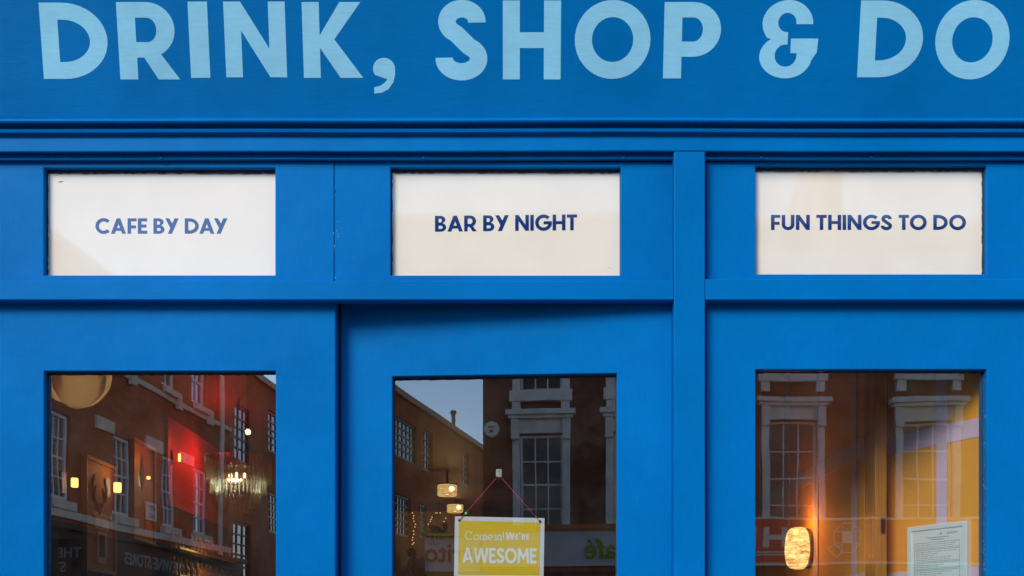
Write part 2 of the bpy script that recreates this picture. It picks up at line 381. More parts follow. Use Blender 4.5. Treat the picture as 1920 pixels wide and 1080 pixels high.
# ------------------------------------------------------------------ letter shapes (cap height 1)
def arc(cx, cy, rx, ry, a0, a1, n=22):
    return [(cx + rx * math.cos(R(a0 + (a1 - a0) * i / n)), cy + ry * math.sin(R(a0 + (a1 - a0) * i / n))) for i in range(n + 1)]
def ribbon(pts, t):
    l, r = [], []
    for i, p in enumerate(pts):
        a = pts[max(i - 1, 0)]; b = pts[min(i + 1, len(pts) - 1)]
        dx, dy = b[0] - a[0], b[1] - a[1]; k = math.hypot(dx, dy) or 1
        nx, ny = -dy / k * t / 2, dx / k * t / 2
        l.append((p[0] + nx, p[1] + ny)); r.append((p[0] - nx, p[1] - ny))
    return l + r[::-1]
def glyph(ch, t):
    """width and a list of polygons; each polygon is [outline, hole, ...]"""
    if ch == 'D':
        w_, a = 0.84, 0.28
        return w_, [[[(0, 0)] + arc(a, .5, w_ - a, .5, -90, 90) + [(0, 1)], [(t, t)] + arc(a, .5, w_ - a - t, .5 - t, -90, 90) + [(t, 1 - t)]]]
    if ch == 'O':
        w_ = 0.98
        return w_, [[arc(w_ / 2, .5, w_ / 2, .515, 0, 360, 48)[:-1], arc(w_ / 2, .5, w_ / 2 - t, .515 - t, 0, 360, 48)[:-1]]]
    if ch == 'P':
        w_, a, b = 0.70, 0.36, 0.285
        return w_, [[[(0, 0), (t, 0), (t, b)] + arc(a, (1 + b) / 2, w_ - a, (1 - b) / 2, -90, 90) + [(0, 1)], [(t, b + t * .9)] + arc(a, (1 + b) / 2, w_ - a - t, (1 - b) / 2 - t * .9, -90, 90) + [(t, 1 - t * .9)]]]
    if ch == 'R':
        w_, a, b, wb = 0.74, 0.36, 0.285, 0.70
        return w_, [[[(0, 0), (t, 0), (t, b), (a - .05, b), (w_ - 1.2 * t, 0), (w_, 0)] + arc(a, (1 + b) / 2, wb - a, (1 - b) / 2, -62, 90) + [(0, 1)], [(t, b + t * .9)] + arc(a, (1 + b) / 2, wb - a - t, (1 - b) / 2 - t * .9, -90, 90) + [(t, 1 - t * .9)]]]
    if ch == 'B':
        w_, a, b, h = 0.66, 0.34, 0.31, 0.55
        k = .85 * t
        return w_, [[[(0, 0)] + arc(a, h / 2, w_ - a, h / 2, -90, 72) + arc(b, (1 + h) / 2 - .01, w_ - .05 - b, (1 - h) / 2 + .01, -62, 90) + [(0, 1)],
                     [(t, k)] + arc(a, (h) / 2, w_ - a - t, h / 2 - k, -90, 90) + [(t, h - k)], [(t, h + k * .15)] + arc(b, (1 + h - k * .85) / 2, w_ - .05 - b - t, (1 - h - k * 1.15) / 2, -90, 90) + [(t, 1 - k)]]]
    if ch == 'S':
        w_ = 0.66; c = w_ / 2
        top = arc(c + .01, .735, c - t / 2 - .03, .275 - t / 2, -4, 245, 26); bot = arc(c, .265, c - t / 2, .28 - t / 2, 62, -184, 26)
        return w_, [[ribbon(top + bot, t)]]
    if ch == 'C':
        w_ = 0.86
        return w_, [[ribbon(arc(.5, .5, .5 - t / 2, .515 - t / 2, 44, 316, 40), t)]]
    if ch == 'G':
        w_ = 0.95
        return w_, [[ribbon(arc(.5, .5, .5 - t / 2, .515 - t / 2, 44, 357, 44), t)], [[(.5, .40), (.985, .40), (.985, .40 + t * .9), (.5, .40 + t * .9)]]]
    if ch == 'U':
        w_ = 0.74
        return w_, [[[(0, 1)] + arc(w_ / 2, .36, w_ / 2, .375, 180, 360) + [(w_, 1), (w_ - t, 1)] + arc(w_ / 2, .36, w_ / 2 - t, .375 - t, 360, 180) + [(t, 1)]]]
    if ch == 'I': return t, [[[(0, 0), (t, 0), (t, 1), (0, 1)]]]
    if ch == 'H':
        w_ = 0.76; b = .40
        return w_, [[[(0, 0), (t, 0), (t, b), (w_ - t, b), (w_ - t, 0), (w_, 0), (w_, 1), (w_ - t, 1), (w_ - t, b + t * .9), (t, b + t * .9), (t, 1), (0, 1)]]]
    if ch == 'N':
        w_ = 0.81
        return w_, [[[(0, 0), (t, 0), (t, .62), (w_ - t * 1.0, 0), (w_, 0), (w_, 1), (w_ - t, 1), (w_ - t, .38), (t, 1), (0, 1)]]]
    if ch == 'K':
        w_ = 0.78
        return w_, [[[(0, 0), (t, 0), (t, .40), (.62 * w_, 0), (w_, 0), (.53 * w_, .51), (.98 * w_, 1), (.63 * w_, 1), (t, .56), (t, 1), (0, 1)]]]
    if ch == 'E':
        w_ = 0.56; k = t * .92; m_ = .5 - k / 2
        return w_, [[[(0, 0), (w_, 0), (w_, k), (t, k), (t, m_), (w_ - .05, m_), (w_ - .05, m_ + k), (t, m_ + k), (t, 1 - k), (w_, 1 - k), (w_, 1), (0, 1)]]]
    if ch == 'F':
        w_ = 0.54; k = t * .92; m_ = .44 - k / 2
        return w_, [[[(0, 0), (t, 0), (t, m_), (w_ - .04, m_), (w_ - .04, m_ + k), (t, m_ + k), (t, 1 - k), (w_, 1 - k), (w_, 1), (0, 1)]]]
    if ch == 'T':
        w_ = 0.60; c = w_ / 2
        return w_, [[[(c - t / 2, 0), (c + t / 2, 0), (c + t / 2, 1 - t * .92), (w_, 1 - t * .92), (w_, 1), (0, 1), (0, 1 - t * .92), (c - t / 2, 1 - t * .92)]]]
    if ch == 'A':
        w_ = 0.90; k, th = t * .52, t * 1.1; s = w_ / 2 - k; tip = (w_ / 2 - th) / s; y0, y1 = .19, .19 + t * .85
        xl = lambda y: th + s * y
        return w_, [[[(0, 0), (th, 0), (xl(y0), y0), (w_ - xl(y0), y0), (w_ - th, 0), (w_, 0), (w_ / 2 + k, 1), (w_ / 2 - k, 1)], [(xl(y1), y1), (w_ - xl(y1), y1), (w_ / 2, tip)]]]
    if ch == 'Y':
        w_ = 0.80; th = t * 1.15; a = .20 * w_; s = w_ - th - a; L = lambda y: a + s * y
        return w_, [[[(a, 0), (a + th, 0), (w_, 1), (w_ - th, 1), (L(.66) - .0, .66), (th, 1), (0, 1), (L(.36), .36)]]]
    if ch == 'W':
        w_ = 1.22; th = t * 1.05; q = w_ / 4
        return w_, [[[(0, 1), (q - th / 2, 0), (q + th / 2, 0), (2 * q, .62), (3 * q - th / 2, 0), (3 * q + th / 2, 0), (w_, 1), (w_ - th, 1), (3 * q, .36), (2 * q + th / 2 - .02, 1), (2 * q - th / 2 + .02, 1), (q, .36), (th, 1)]]]
    if ch == 'M':
        w_ = 0.98
        return w_, [[[(0, 0), (t, 0), (t + .03, .62), (w_ / 2, .18), (w_ - t - .03, .62), (w_ - t, 0), (w_, 0), (w_ - .06, 1), (w_ - .06 - t * .9, 1), (w_ / 2, .52), (.06 + t * .9, 1), (.06, 1)]]]
    if ch == "'":
        return t, [[[(t * .1, .62), (t * .55, .66), (t, .85), (t, 1), (0, 1), (0, .8), (t * .35, .78)]]]
    if ch == '1': return .34, [[[(.34 - t, 0), (.34, 0), (.34, 1), (.34 - t, 1), (0, .82), (0, .64), (.34 - t, .78)]]]
    if ch == '2': return .6, [[ribbon(arc(.3, .72, .3 - t / 2, .28 - t / 2, 170, -30, 18) + [(.08, t / 2), (.6, t / 2)], t)]]
    if ch == '&':
        s = 147.0
        def e(cx, cy, rx, ry, a0, a1): return [(cx + rx * math.cos(R(a0 + (a1 - a0) * i / 18)), cy - ry * math.sin(R(a0 + (a1 - a0) * i / 18))) for i in range(19)]
        ol = e(1474, 45, 46, 45, 0, 90) + e(1474, 44, 48, 44, 95, 218) + e(1472, 106, 50, 41, 125, 270) + e(1472, 106, 48, 41, 275, 350)
        ol += [(1529, 98), (1531, 72), (1480, 72), (1480, 99.5), (1491.5, 99.5)] + e(1471, 104, 20.5, 21, 360, 82) + [(1474, 59.5)] + e(1472, 42, 17, 18, 264, 0) + [(1489, 45)]
        return 109 / s, [[[((x - 1422) / s, (147 - y) / s) for x, y in ol]]]
    if ch == ',':
        s = 67.0; P = lambda x, y: ((x - 700) / s, (175 - y) / s)
        ol = arc((721 - 700) / s, (175 - 129) / s, 20.5 / s, 20.5 / s, 215, 0, 20) + [P(741.5, 140), P(738, 154), P(729, 167), P(716, 174), P(702, 175.5), P(702, 164), P(714, 160.5), P(722, 155), P(727, 148.5)]
        return 42 / s, [[ol]]
    return .3, []
def glyph_mesh(mb, polys, fx, thick):
    """fx maps a letter-space point and a depth to 3D; each polygon becomes a thin plate"""
    for j, loops in enumerate(polys):
        tri = tessellate_polygon([[Vector((x, y, 0)) for x, y in lp] for lp in loops])
        flat = [p for lp in loops for p in lp]; n = len(flat); th = thick + 0.00012 * j
        vs = [fx(x, y, th) for x, y in flat] + [fx(x, y, 0) for x, y in flat]
        fs = [tuple(t_) for t_ in tri]; b = 0
        for lp in loops:
            m_ = len(lp)
            for i in range(m_):
                a, c = b + i, b + (i + 1) % m_; fs.append((a, c, c + n, a + n))
            b += m_
        mb.add(vs, fs)
def line_width(text, t, gap, space, small=None):
    x = 0
    for ch in text:
        if ch == ' ': x += space; continue
        x += glyph(ch, t)[0] + gap
    return x - gap
KERN = {'AF': .02, 'BY': -.03, 'DA': -.04, 'AY': -.10, 'TO': -.03, 'AR': 0, 'FU': 0, 'FE': 0}
def write(text, t, gap, space, fx, thick, mb=None):
    """a line of capitals; fx maps (0..1 along the line, 0..1 of the cap height, depth)"""
    mb = mb or MB(); total = 0; pos = []
    for i, ch in enumerate(text):
        if ch == ' ': total += space; pos.append(None); continue
        total += KERN.get(text[i - 1:i + 1], 0) if i else 0
        pos.append(total); total += glyph(ch, t)[0] + gap
    total -= gap
    for ch, x0 in zip(text, pos):
        if x0 is None: continue
        glyph_mesh(mb, glyph(ch, t)[1], lambda x, y, dd, x0=x0: fx((x0 + x) / total, y, dd), thick)
    return mb
def typed(text, size, name, m, parent, fx_mat, extrude=0.002, bold=0.0):   # ordinary sign lettering from the built-in typeface
    cu = bpy.data.curves.new(name, 'FONT'); cu.body = text; cu.size = size; cu.extrude = extrude; cu.offset = bold; cu.align_x = 'CENTER'
    tmp = bpy.data.objects.new('tmp', cu); col.objects.link(tmp)
    dg = bpy.context.evaluated_depsgraph_get(); me = bpy.data.meshes.new_from_object(tmp.evaluated_get(dg))
    bpy.data.objects.remove(tmp); bpy.data.curves.remove(cu)
    me.transform(fx_mat); me.materials.clear(); me.materials.append(m); me.name = name
    o = bpy.data.objects.new(name, me); col.objects.link(o)
    if parent: o.parent = parent
    return o

# ------------------------------------------------------------------ street and pavement
def struct(mb, name, m, **k): return tag(mb.build(name, m, **k), kind='structure')
struct(MB().box(-150, 150, -150, 60, -0.3, -0.16), 'ground', M_asphalt)
struct(MB().box(-80, 80, -19.5, -3.6, -0.155, -0.12), 'road', M_asphalt)
struct(MB().box(-80, 80, -3.45, 0.35, -0.155, 0.0), 'pavement', M_pavement)
struct(MB().box(-80, 80, -26, -19.65, -0.155, 0.0), 'pavement', M_pavement)
struct(MB().box(-80, 80, -3.6, -3.45, -0.155, 0.005), 'kerb', M_kerb)
struct(MB().box(-80, 80, -19.65, -19.5, -0.155, 0.005), 'kerb', M_kerb)
for yy in (-4.0, -4.25, -19.0, -18.75):
    struct(MB().box(-80, 80, yy - .05, yy + .05, -0.12, -0.116), 'road_marking', M_line)

# ------------------------------------------------------------------ the shopfront
shop = tag(empty('shopfront', (0, 0, 0)), 'bright blue painted wooden shopfront with pale capitals on its fascia and three lettered transom lights', 'shopfront')
XL, XR = -1.52, 1.58
# fascia board, leaning out at the top
FB = (-0.036, Z(221, -0.036)); CANT = math.tan(R(10.5)); FH = 0.47
def fas(px, py, out=0.0):                        # photo pixel -> point of the canted board, lifted by out
    dz, dy = (HZ - py) / F, 1.0
    # y = FB.y - CANT * (z - FB.z)
    k = (FB[0] + DIST + CANT * (FB[1] - CAMZ)) / (1 + CANT * dz)
    c = math.cos(R(10.5)); s = math.sin(R(10.5))
    return Vector(((px - 960) / F * k, -DIST + k - out * c, CAMZ + dz * k - out * s))
zt = FB[1] + FH
mb = MB(); ns = 1
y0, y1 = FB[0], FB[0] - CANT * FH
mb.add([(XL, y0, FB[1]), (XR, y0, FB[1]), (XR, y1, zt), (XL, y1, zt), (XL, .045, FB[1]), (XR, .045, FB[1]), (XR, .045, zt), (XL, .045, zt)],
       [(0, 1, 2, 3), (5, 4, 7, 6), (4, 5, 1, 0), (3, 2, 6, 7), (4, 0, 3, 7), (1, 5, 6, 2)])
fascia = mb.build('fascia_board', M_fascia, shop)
T = 0.222
BIG = [('D', 82.5, 206, 5, 148, -6), ('R', 226, 338, 4, 149, -5), ('I', 358.5, 394.5, 3, 146, -4), ('N', 424.5, 538.5, 3, 145, -3.5), ('K', 570, 681, 4, 146, -2.5), (',', 700, 742, 108, 175, 0),
       ('S', 817, 914, -1, 151, 0), ('H', 943, 1051, 1, 149, 0), ('O', 1077, 1218, 0, 148, 0), ('P', 1243, 1349, 4, 147, 0), ('&', 1422, 1531, 0, 147, 0), ('D', 1607, 1726, 1, 145, 0), ('O', 1749, 1887, 0, 149, 0)]
for ch, xa, xb, ya, yb, lean in BIG:
    w_, polys = glyph(ch, T); cx = (xa + xb) / 2
    s = 1.0126                                   # the board brings the letters' tops nearer
    yb2, ya2 = yb, ya
    a, b = fas(xa if cx > 960 else xa + 4, yb), fas(xb, yb)
    left = fas(xa, yb2).x; right = fas(xb, yb2).x
    bot = fas(960, yb2); top = fas(960, ya2)
    if ch in ('O', 'S') : pass
    def fx(x, y, dd, w_=w_, left=left, right=right, bot=bot, top=top):
        q = (y if ch not in 'OS' else (y + .015) / 1.03)
        p = bot.lerp(top, q)
        c = math.cos(R(10.5)); s_ = math.sin(R(10.5))
        return (left + (right - left) * x / w_, p.y - dd * c, p.z - dd * s_)
    mb = MB(); glyph_mesh(mb, polys, fx, 0.0005)
    mb.build({',': 'comma', '&': 'ampersand'}.get(ch, 'letter'), M_letter, fascia)
# cornice moulding and frieze under the board, one swept profile
def zz(y, py): return (y, Z(py, y))
prof = [(0.04, Z(221, -.036)), zz(-.0365, 220.8), zz(-.058, 221.6), zz(-.064, 223), zz(-.0655, 226), zz(-.063, 229), zz(-.056, 230.5), zz(-.046, 232.5), zz(-.0405, 236), zz(-.0395, 239.5),
        zz(-.046, 241), zz(-.0485, 244), zz(-.047, 247.5), zz(-.041, 249.5), zz(-.036, 251), zz(-.0325, 254), zz(-.0315, 256), zz(-.0325, 258), zz(-.033, 259.5), zz(-.033, 282), zz(-.0315, 284), zz(-.028, 284.6), zz(-.014, 286), zz(-.0125, 287.5),
        zz(-.0125, 294), zz(-.015, 296), zz(-.0145, 298.5), zz(-.009, 300), zz(-.003, 302), zz(0.002, 302.6), zz(.04, 302.6)]
vs, fs = [], []
n = len(prof); NS = 56
for k in range(NS + 1):                          # old timber: the run sags and swells by a fraction of a millimetre
    x = XL - .02 + (XR - XL + .04) * k / NS
    dz = .0007 * math.sin(x * 2.3 + 1) + .0005 * math.sin(x * 6.1) + random.uniform(-.00018, .00018)
    vs += [(x, y, z + dz) for y, z in prof]
for k in range(NS):
    for i in range(n - 1): fs.append((k * n + i, k * n + i + 1, (k + 1) * n + i + 1, (k + 1) * n + i))
fs += [tuple(range(n)), tuple(range(NS * n, (NS + 1) * n))]
cor = MB().add(vs, fs).build('cornice_moulding', M_blue_h, shop)
# top cornice and the wall above (out of frame)
tc = MB(); tc.box(XL - .06, XR + .06, y1 - .10, .045, zt + .002, zt + .05); tc.box(XL - .09, XR + .09, y1 - .16, .045, zt + .052, zt + .10)
tc.build('top_cornice', M_blue_h, shop, bevel=.004)
up = MB(); up.box(-16, 16, .05, .32, 2.80, 6.2); up.box(-16, XL, .05, .32, 0, 2.798); up.box(XR, 16, .05, .32, 0, 2.798)
up.build('upper_wall', M_brickd, shop)
# transom bar, mullions, end pilasters
yb = -0.036
zb0, zb1 = Z(562, yb), Z(526.5, yb)
MB().box(XL + .075, X(1264, yb) - .0005, yb, -.0005, zb0, zb1).build('transom_bar', M_blue_h, shop, bevel=.0022)
MB().box(X(1322, yb) + .0005, XR - .075, yb, -.0005, zb0, Z(523, yb)).build('transom_bar', M_blue_h, shop, bevel=.0022)
MB().box(X(1264, yb - .002), X(1322, yb - .002), yb - .002, .05, .0, Z(284.4, yb)).build('mullion', M_blue, shop, bevel=.0022)
for a, b_ in ((XL, XL + .074), (XR - .074, XR)):
    MB().box(a, b_, yb - .002, .05, 0, Z(284.4, yb)).build('pilaster', M_blue, shop, bevel=.0022)
# the three transom lights
TR = [(XL + .076, X(626.5), (82, 516, 314.5, 516), 0.0, 'CAFE BY DAY', (179, 426, 409.5, 438), 0.0),
      (X(627), X(1262.5), (732, 1164, 313.5, 516), 0.0010, 'BAR BY NIGHT', (815.6, 1081.8, 403.5, 433), 0.6),
      (X(1323.5), XR - .076, (1416.5, 1850, 310.5, 514), 0.0, 'FUN THINGS TO DO', (1445.5, 1811, 403, 431), 0.0)]
GD = 0.022
for xa, xb, (pa, pb, pt, pq), yf, text, (ta, tb, tt, tq), tilt in TR:
    o = ring(xa, xb, Z(543), Z(302.4), X(pa), X(pb), Z(pq), Z(pt), yf, .045).build('transom_window', M_blue, shop)
    o['label'] = 'transom light lettered ' + text
    gx0, gx1, gz0, gz1 = X(pa) + .001, X(pb) - .001, Z(pq) + .0005, Z(pt) - .001
    g = MB().box(gx0, gx1, GD, GD + .006, gz0, gz1).build('glass_panel', M_film, o)
    # worn glazing putty along the head and down one side
    mb = MB(); k = 60
    for i in range(k):
        a = gx0 + (gx1 - gx0) * i / k; b_ = gx0 + (gx1 - gx0) * (i + 1) / k
        mb.box(a, b_ + .0001, GD - .004 - random.random() * .003, GD - .0005, gz1 - .0042 - random.random() * .0022, gz1 - .0003)
    side = gx0 if pa < 900 else gx1
    for i in range(26):
        a = gz0 + (gz1 - gz0) * i / 26; b_ = gz0 + (gz1 - gz0) * (i + 1) / 26; wd = .0012 + random.random() * .0018
        if side == gx0: mb.box(side + .0002, side + wd, GD - .003, GD - .0005, a, b_)
        else: mb.box(side - wd - .001, side - .0002, GD - .003, GD - .0005, a, b_)
    mb.build('putty_line', M_putty, o)
    lx0, lx1, lz0, lz1 = X(ta, GD), X(tb, GD), Z(tq, GD), Z(tt, GD)
    sl_ = math.tan(R(tilt))
    def fx(u, v, dd): 
        x = lx0 + (lx1 - lx0) * u
        return (x, GD - .0004 - dd, lz0 + (lz1 - lz0) * v + (x - (lx0 + lx1) / 2) * sl_)
    write(text, .205, .085, .30, fx, .0003).build('lettering', M_navy, o)
# small scuffs on the film
def scuff(px, py, L, ang, o):
    c = Vector((X(px, GD), GD - .0006, Z(py, GD))); dx, dz = math.cos(R(ang)) * L, math.sin(R(ang)) * L
    MB().add([(c.x - dx, c.y, c.z - dz), (c.x - dx * .2, c.y, c.z + .0012), (c.x + dx, c.y, c.z + dz), (c.x + dx * .1, c.y, c.z - .0012)], [(0, 1, 2, 3)]).build('scuff', M_putty, o)
tw = [o for o in shop.children if o.name.startswith('transom_window')]
scuff(114, 341, .008, 10, tw[0]); scuff(1143, 502, .008, -38, tw[1])
# the two fixed display windows
def glaze(o, x0, x1, z0, z1, y, gm, jag=True):
    MB().box(x0, x1, y, y + .005, z0, z1).build('glass_pane', gm, o)
    mb = MB(); k = 50
    for i in range(k):
        a = x0 + (x1 - x0) * i / k; b_ = x0 + (x1 - x0) * (i + 1) / k
        mb.box(a, b_ + .0001, y - .004, y - .0005, z1 - .0028 - random.random() * .002, z1 - .0002)
    for s_ in (0, 1):
        for i in range(60):
            a = z0 + (z1 - z0) * i / 60; b_ = z0 + (z1 - z0) * (i + 1) / 60; wd = .001 + random.random() * .0016
            if s_ == 0: mb.box(x0 + .0002, x0 + wd, y - .003, y - .0005, a, b_)
            else: mb.box(x1 - wd, x1 - .0002, y - .003, y - .0005, a, b_)
    mb.build('putty_line', M_putty, o)
WIN = [(XL + .076, X(629), (82.5, 517, 695.5), 'left'), (X(1323.5), XR - .076, (1416.5, 1850, 692.5), 'right')]
for xa, xb, (pa, pb, pt), side in WIN:
    o = ring(xa, xb, .60, Z(544), X(pa), X(pb), .78, Z(pt), 0.0, .05).build('display_window', M_blue, shop)
    glaze(o, X(pa) + .0008, X(pb) - .0008, .781, Z(pt) - .001, .024, M_leftglass if side == 'left' else M_rightglass)
    MB().box(xa, xb, -.06, .05, .555, .598).build('window_sill', M_blue_h, shop, bevel=.003)
    MB().box(xa, xb, 0, .05, 0.0, .553).build('stall_riser', M_blue, shop, bevel=.003)
# the door, ajar
door = None
ul, zt_ = door_uv(632.5, 560); u0 = -0.002
ol, oz = door_uv(735.5, 705); orr, oz2 = door_uv(1156.5, 700.5)
oz = (oz + oz2) / 2
door = ring(ul, u0, .03, Z(548), ol, orr, .95, oz, 0.0, .045).build('door', M_blue, shop)
door.location = HINGE; door.rotation_euler = (0, 0, -DOOR_A)
glaze(door, ol + .0008, orr - .0008, .951, oz - .001, .026, M_doorglass)
MB().box(ol + .01, orr - .01, -.006, 0, .80, .88).build('letter_plate', M_brass, door, bevel=.002)
# jamb and stop behind the gap at the door's closing side
MB().box(X(629) + .0005, X(629) + .006, .051, .12, 0, Z(548)).build('door_stop', M_black, shop)
MB().box(X(629) + .007, X(1262), .11, .15, Z(562), Z(500)).build('door_head', M_blue_h, shop)

# chipped and bubbled paint: little irregular flakes along worn arrises
M_chip = surface('bare primer showing through', (0.46, 0.56, 0.64), 0.7, 0.3, 300)
M_chipdark = surface('grime in a paint joint', (0.0, 0.045, 0.16), 0.6, 0.3, 200)
def flakes(name, m, parent, spots):
    mb = MB()
    for x, y, z, sx_, sz_, ax_ in spots:
        k = random.randint(5, 7); vs = []
        for i in range(k):
            a_ = 2 * math.pi * i / k + random.uniform(-.3, .3); r_ = random.uniform(.5, 1.0)
            du, dz = sx_ * r_ * math.cos(a_), sz_ * r_ * math.sin(a_)
            vs.append((x + du, y, z + dz) if ax_ == 'y' else (x, y + du, z + dz))
        mb.add(vs, [tuple(range(k))])
    return tag(mb.build(name, m, parent), kind='stuff')
rnd = random.uniform
spots = []
for _ in range(16): spots.append((X(1264.5, -.035) + .0016 + rnd(0, .0008), -.0354, Z(rnd(440, 524), -.035), rnd(.0004, .0010), rnd(.001, .005), 'y'))
for _ in range(6): spots.append((X(rnd(1830, 1905), -.033), -.0334, Z(524.5, -.033) - .0015, rnd(.001, .004), rnd(.0004, .0008), 'y'))
for _ in range(8): spots.append((X(rnd(620, 636)), -.0004, Z(rnd(395, 522)), rnd(.0006, .0014), rnd(.0006, .002), 'y'))
flakes('chipped_paint', M_chip, shop, spots)
spots = []
for _ in range(46): spots.append((X(1850) - .0004, rnd(.004, .02), Z(rnd(705, 1120)), rnd(.0006, .002), rnd(.001, .005), 'x'))
flakes('chipped_paint', M_chip, shop, spots)
spots = []
for _ in range(7): spots.append((X(627) + rnd(-.001, .0025), -.0005, Z(rnd(300, 522)), rnd(.0006, .0016), rnd(.002, .008), 'y'))
flakes('grimy_joint', M_chipdark, shop, spots)
spots = []
for _ in range(26): spots.append((orr - .0004, rnd(.006, .022), Z(rnd(860, 1110)), rnd(.0006, .002), rnd(.001, .006), 'x'))
flakes('chipped_paint', M_chip, door, spots)
for px_, py_2 in ((302, 297.5), (795, 297), (1170, 296), (1428, 296), (1634, 295.5)):
    MB().ball((X(px_, -.015), -.0155, Z(py_2, -.015)), .0035, 8, 6, (1.5, 1, 1)).build('paint_drip', M_blue_h, shop, True)

# ------------------------------------------------------------------ hanging sign behind the door glass
SIGN_OFF = 0.040
sign = tag(empty('hanging_sign', HINGE, -DOOR_A), 'yellow and white COME IN sign hanging from a pink cord behind the door glass', 'sign')
def sg(px, py, off=SIGN_OFF):
    u, z = door_uv(px, py, off); return Vector((u, off, z))
c = [sg(851, 1092), sg(1019, 1094), sg(1021, 971.5), sg(853, 968)]
th = Vector((0, .004, 0))
MB().add(c + [p + th for p in c], [(0, 1, 2, 3), (7, 6, 5, 4), (0, 4, 5, 1), (1, 5, 6, 2), (2, 6, 7, 3), (3, 7, 4, 0)]).build('board', M_white, sign)
lift = Vector((0, -.0006, 0))
c = [sg(859, 1077), sg(1011, 1078.5), sg(1013, 980), sg(860.5, 976)]
yp = MB().add([p + lift for p in c], [(0, 1, 2, 3)]).build('yellow_print', M_yellow, sign)
def sgx(xa, xb, ya, yb, sk=0.012):
    return lambda u, v, dd: sg(xa + (xb - xa) * u, yb + (ya - yb) * v + (xa + (xb - xa) * u - 936) * sk) + Vector((0, -.0009 - dd, 0))
write('AWESOME', .20, .05, .3, sgx(867, 1006, 1027.5, 1056), .0002).build('lettering', M_signwhite, sign)
def smallcaps():
    mb = MB(); x = 948.5
    for ch, h in (('W', 14.5), ('E', 10.8), ("'", 14.5), ('R', 10.8), ('E', 10.8)):
        w_, polys = glyph(ch, .23); wp = w_ * h * .92
        f = sgx(x, x + wp, 1012 - h, 1012)
        glyph_mesh(mb, polys, lambda a, b_, dd: f(a / w_, b_, dd), .0002); x += wp + 1.5
    return mb
smallcaps().build('lettering', M_signwhite, sign)
def comein():                                    # thin slab serif "Come in!"
    mb = MB(); tk = 1.8
    S = []; base = 1012.5
    ln = lambda *p: S.append(list(p))
    el = lambda cx, cy, rx, ry, a0, a1: S.append([(cx + rx * math.cos(R(a0 + (a1 - a0) * i / 18)), cy - ry * math.sin(R(a0 + (a1 - a0) * i / 18))) for i in range(19)])
    el(880.5, 1005, 6.8, 7.3, 42, 322); ln((885.6, 997), (885.8, 1001.5))
    el(894.2, 1008, 4.7, 4.6, 0, 360)
    for x in (902.2, 907.6, 913): ln((x, 1012.3), (x, 1005 if x > 903 else 1003.6))
    el(904.9, 1006, 2.7, 2.4, 0, 180); el(910.3, 1006, 2.7, 2.4, 0, 180)
    for x in (902.2, 907.6, 913): ln((x - 1.8, 1012.4), (x + 1.8, 1012.4))
    ln((900.4, 1003.7), (902.4, 1003.7))
    el(920.8, 1008, 4.4, 4.6, 0, 310); ln((916.6, 1008), (925.2, 1008))
    for x in (931,): ln((x, 1012.3), (x, 1003.8)); ln((x - 2, 1012.4), (x + 2, 1012.4)); ln((x - 2, 1003.8), (x, 1003.8)); ln((x - .6, 999.4), (x + .6, 999.4))
    for x in (935.4, 940.8): ln((x, 1012.3), (x, 1004.2)); ln((x - 1.8, 1012.4), (x + 1.8, 1012.4))
    el(938.1, 1006, 2.7, 2.4, 0, 180); ln((933.6, 1003.7), (935.6, 1003.7))
    ln((945.2, 1009.4), (945.2, 997)); ln((945.2, 1012.6), (945.2, 1011.2))
    for j, s_ in enumerate(S):
        s_ = [(x - 1.2, y) for x, y in s_]
        pl = ribbon(s_, tk); f = lambda x, y, dd: sg(x, y + (x - 936) * .012) + Vector((0, -.0009 - dd - .00003 * j, 0))
        k = len(s_)
        pts = [f(x, y, .0002) for x, y in pl]
        for i in range(k - 1): mb.add([pts[i], pts[i + 1], pts[2 * k - 2 - i], pts[2 * k - 1 - i]], [(0, 1, 2, 3)])
    return mb
comein().build('lettering', M_signwhite, sign)
for px, py in ((861.5, 975.5), (1012.5, 978)):
    p = sg(px, py); MB().lathe([(.0001, -.0022), (.0034, -.002), (.004, 0)], 14, p, 'y').build('eyelet', M_eyelet, sign)
k0 = sg(936, 893.5)
MB().tube([sg(861.5, 975.5) + lift * 4, k0 + Vector((-.004, -.003, -.001)), k0 + Vector((0, -.004, .0015)), k0 + Vector((.004, -.003, -.001)), sg(1012.5, 978) + lift * 4], .00095, 6).build('cord', M_cord, sign, True)
hook = tag(empty('suction_hook', HINGE, -DOOR_A), 'small clear plastic hook stuck to the door glass above the yellow sign', 'hook')
k1 = sg(935.5, 888, .033)
MB().box(k1.x - .0085, k1.x + .0085, .0315, .036, k1.z - .010, k1.z + .0125).build('plate', M_clear, hook, bevel=.003)
MB().tube([k1 + Vector((0, .002, .004)), k1 + Vector((0, .008, -.004)), k1 + Vector((0, .009, -.010)), k1 + Vector((0, .012, -.011)), k1 + Vector((0, .014, -.006))], [.004, .0035, .003, .003, .0025], 8).build('hook_arm', M_clear, hook, True)

# ------------------------------------------------------------------ the room behind the glass
RX0, RX1, RY1, RC = -2.2, 2.3, 10.5, 3.05
struct(MB().box(RX0 - .1, RX1 + .1, .054, RY1 + .1, -.15, .02), 'interior_floor', M_floor)
struct(MB().box(RX0 - .1, RX1 + .1, .33, RY1 + .1, RC, RC + .1), 'interior_ceiling', M_ceil)
struct(MB().box(RX0 - .1, RX0, .322, RY1, .02, RC), 'interior_side_wall', M_darkwall)
struct(MB().box(RX1, RX1 + .1, .322, RY1, .02, RC), 'interior_side_wall', M_darkwall)
struct(MB().box(RX0, -.62, RY1, RY1 + .1, .02, RC), 'interior_back_wall', M_cream)
struct(MB().box(-.618, RX1, RY1, RY1 + .1, .02, RC), 'interior_back_wall', M_darkwall)
# the red stretch of the left wall
rw = struct(MB().box(RX0 + .001, RX0 + .02, 4.1, 6.1, 2.36, 2.92), 'red_wall_panel', M_redwall)
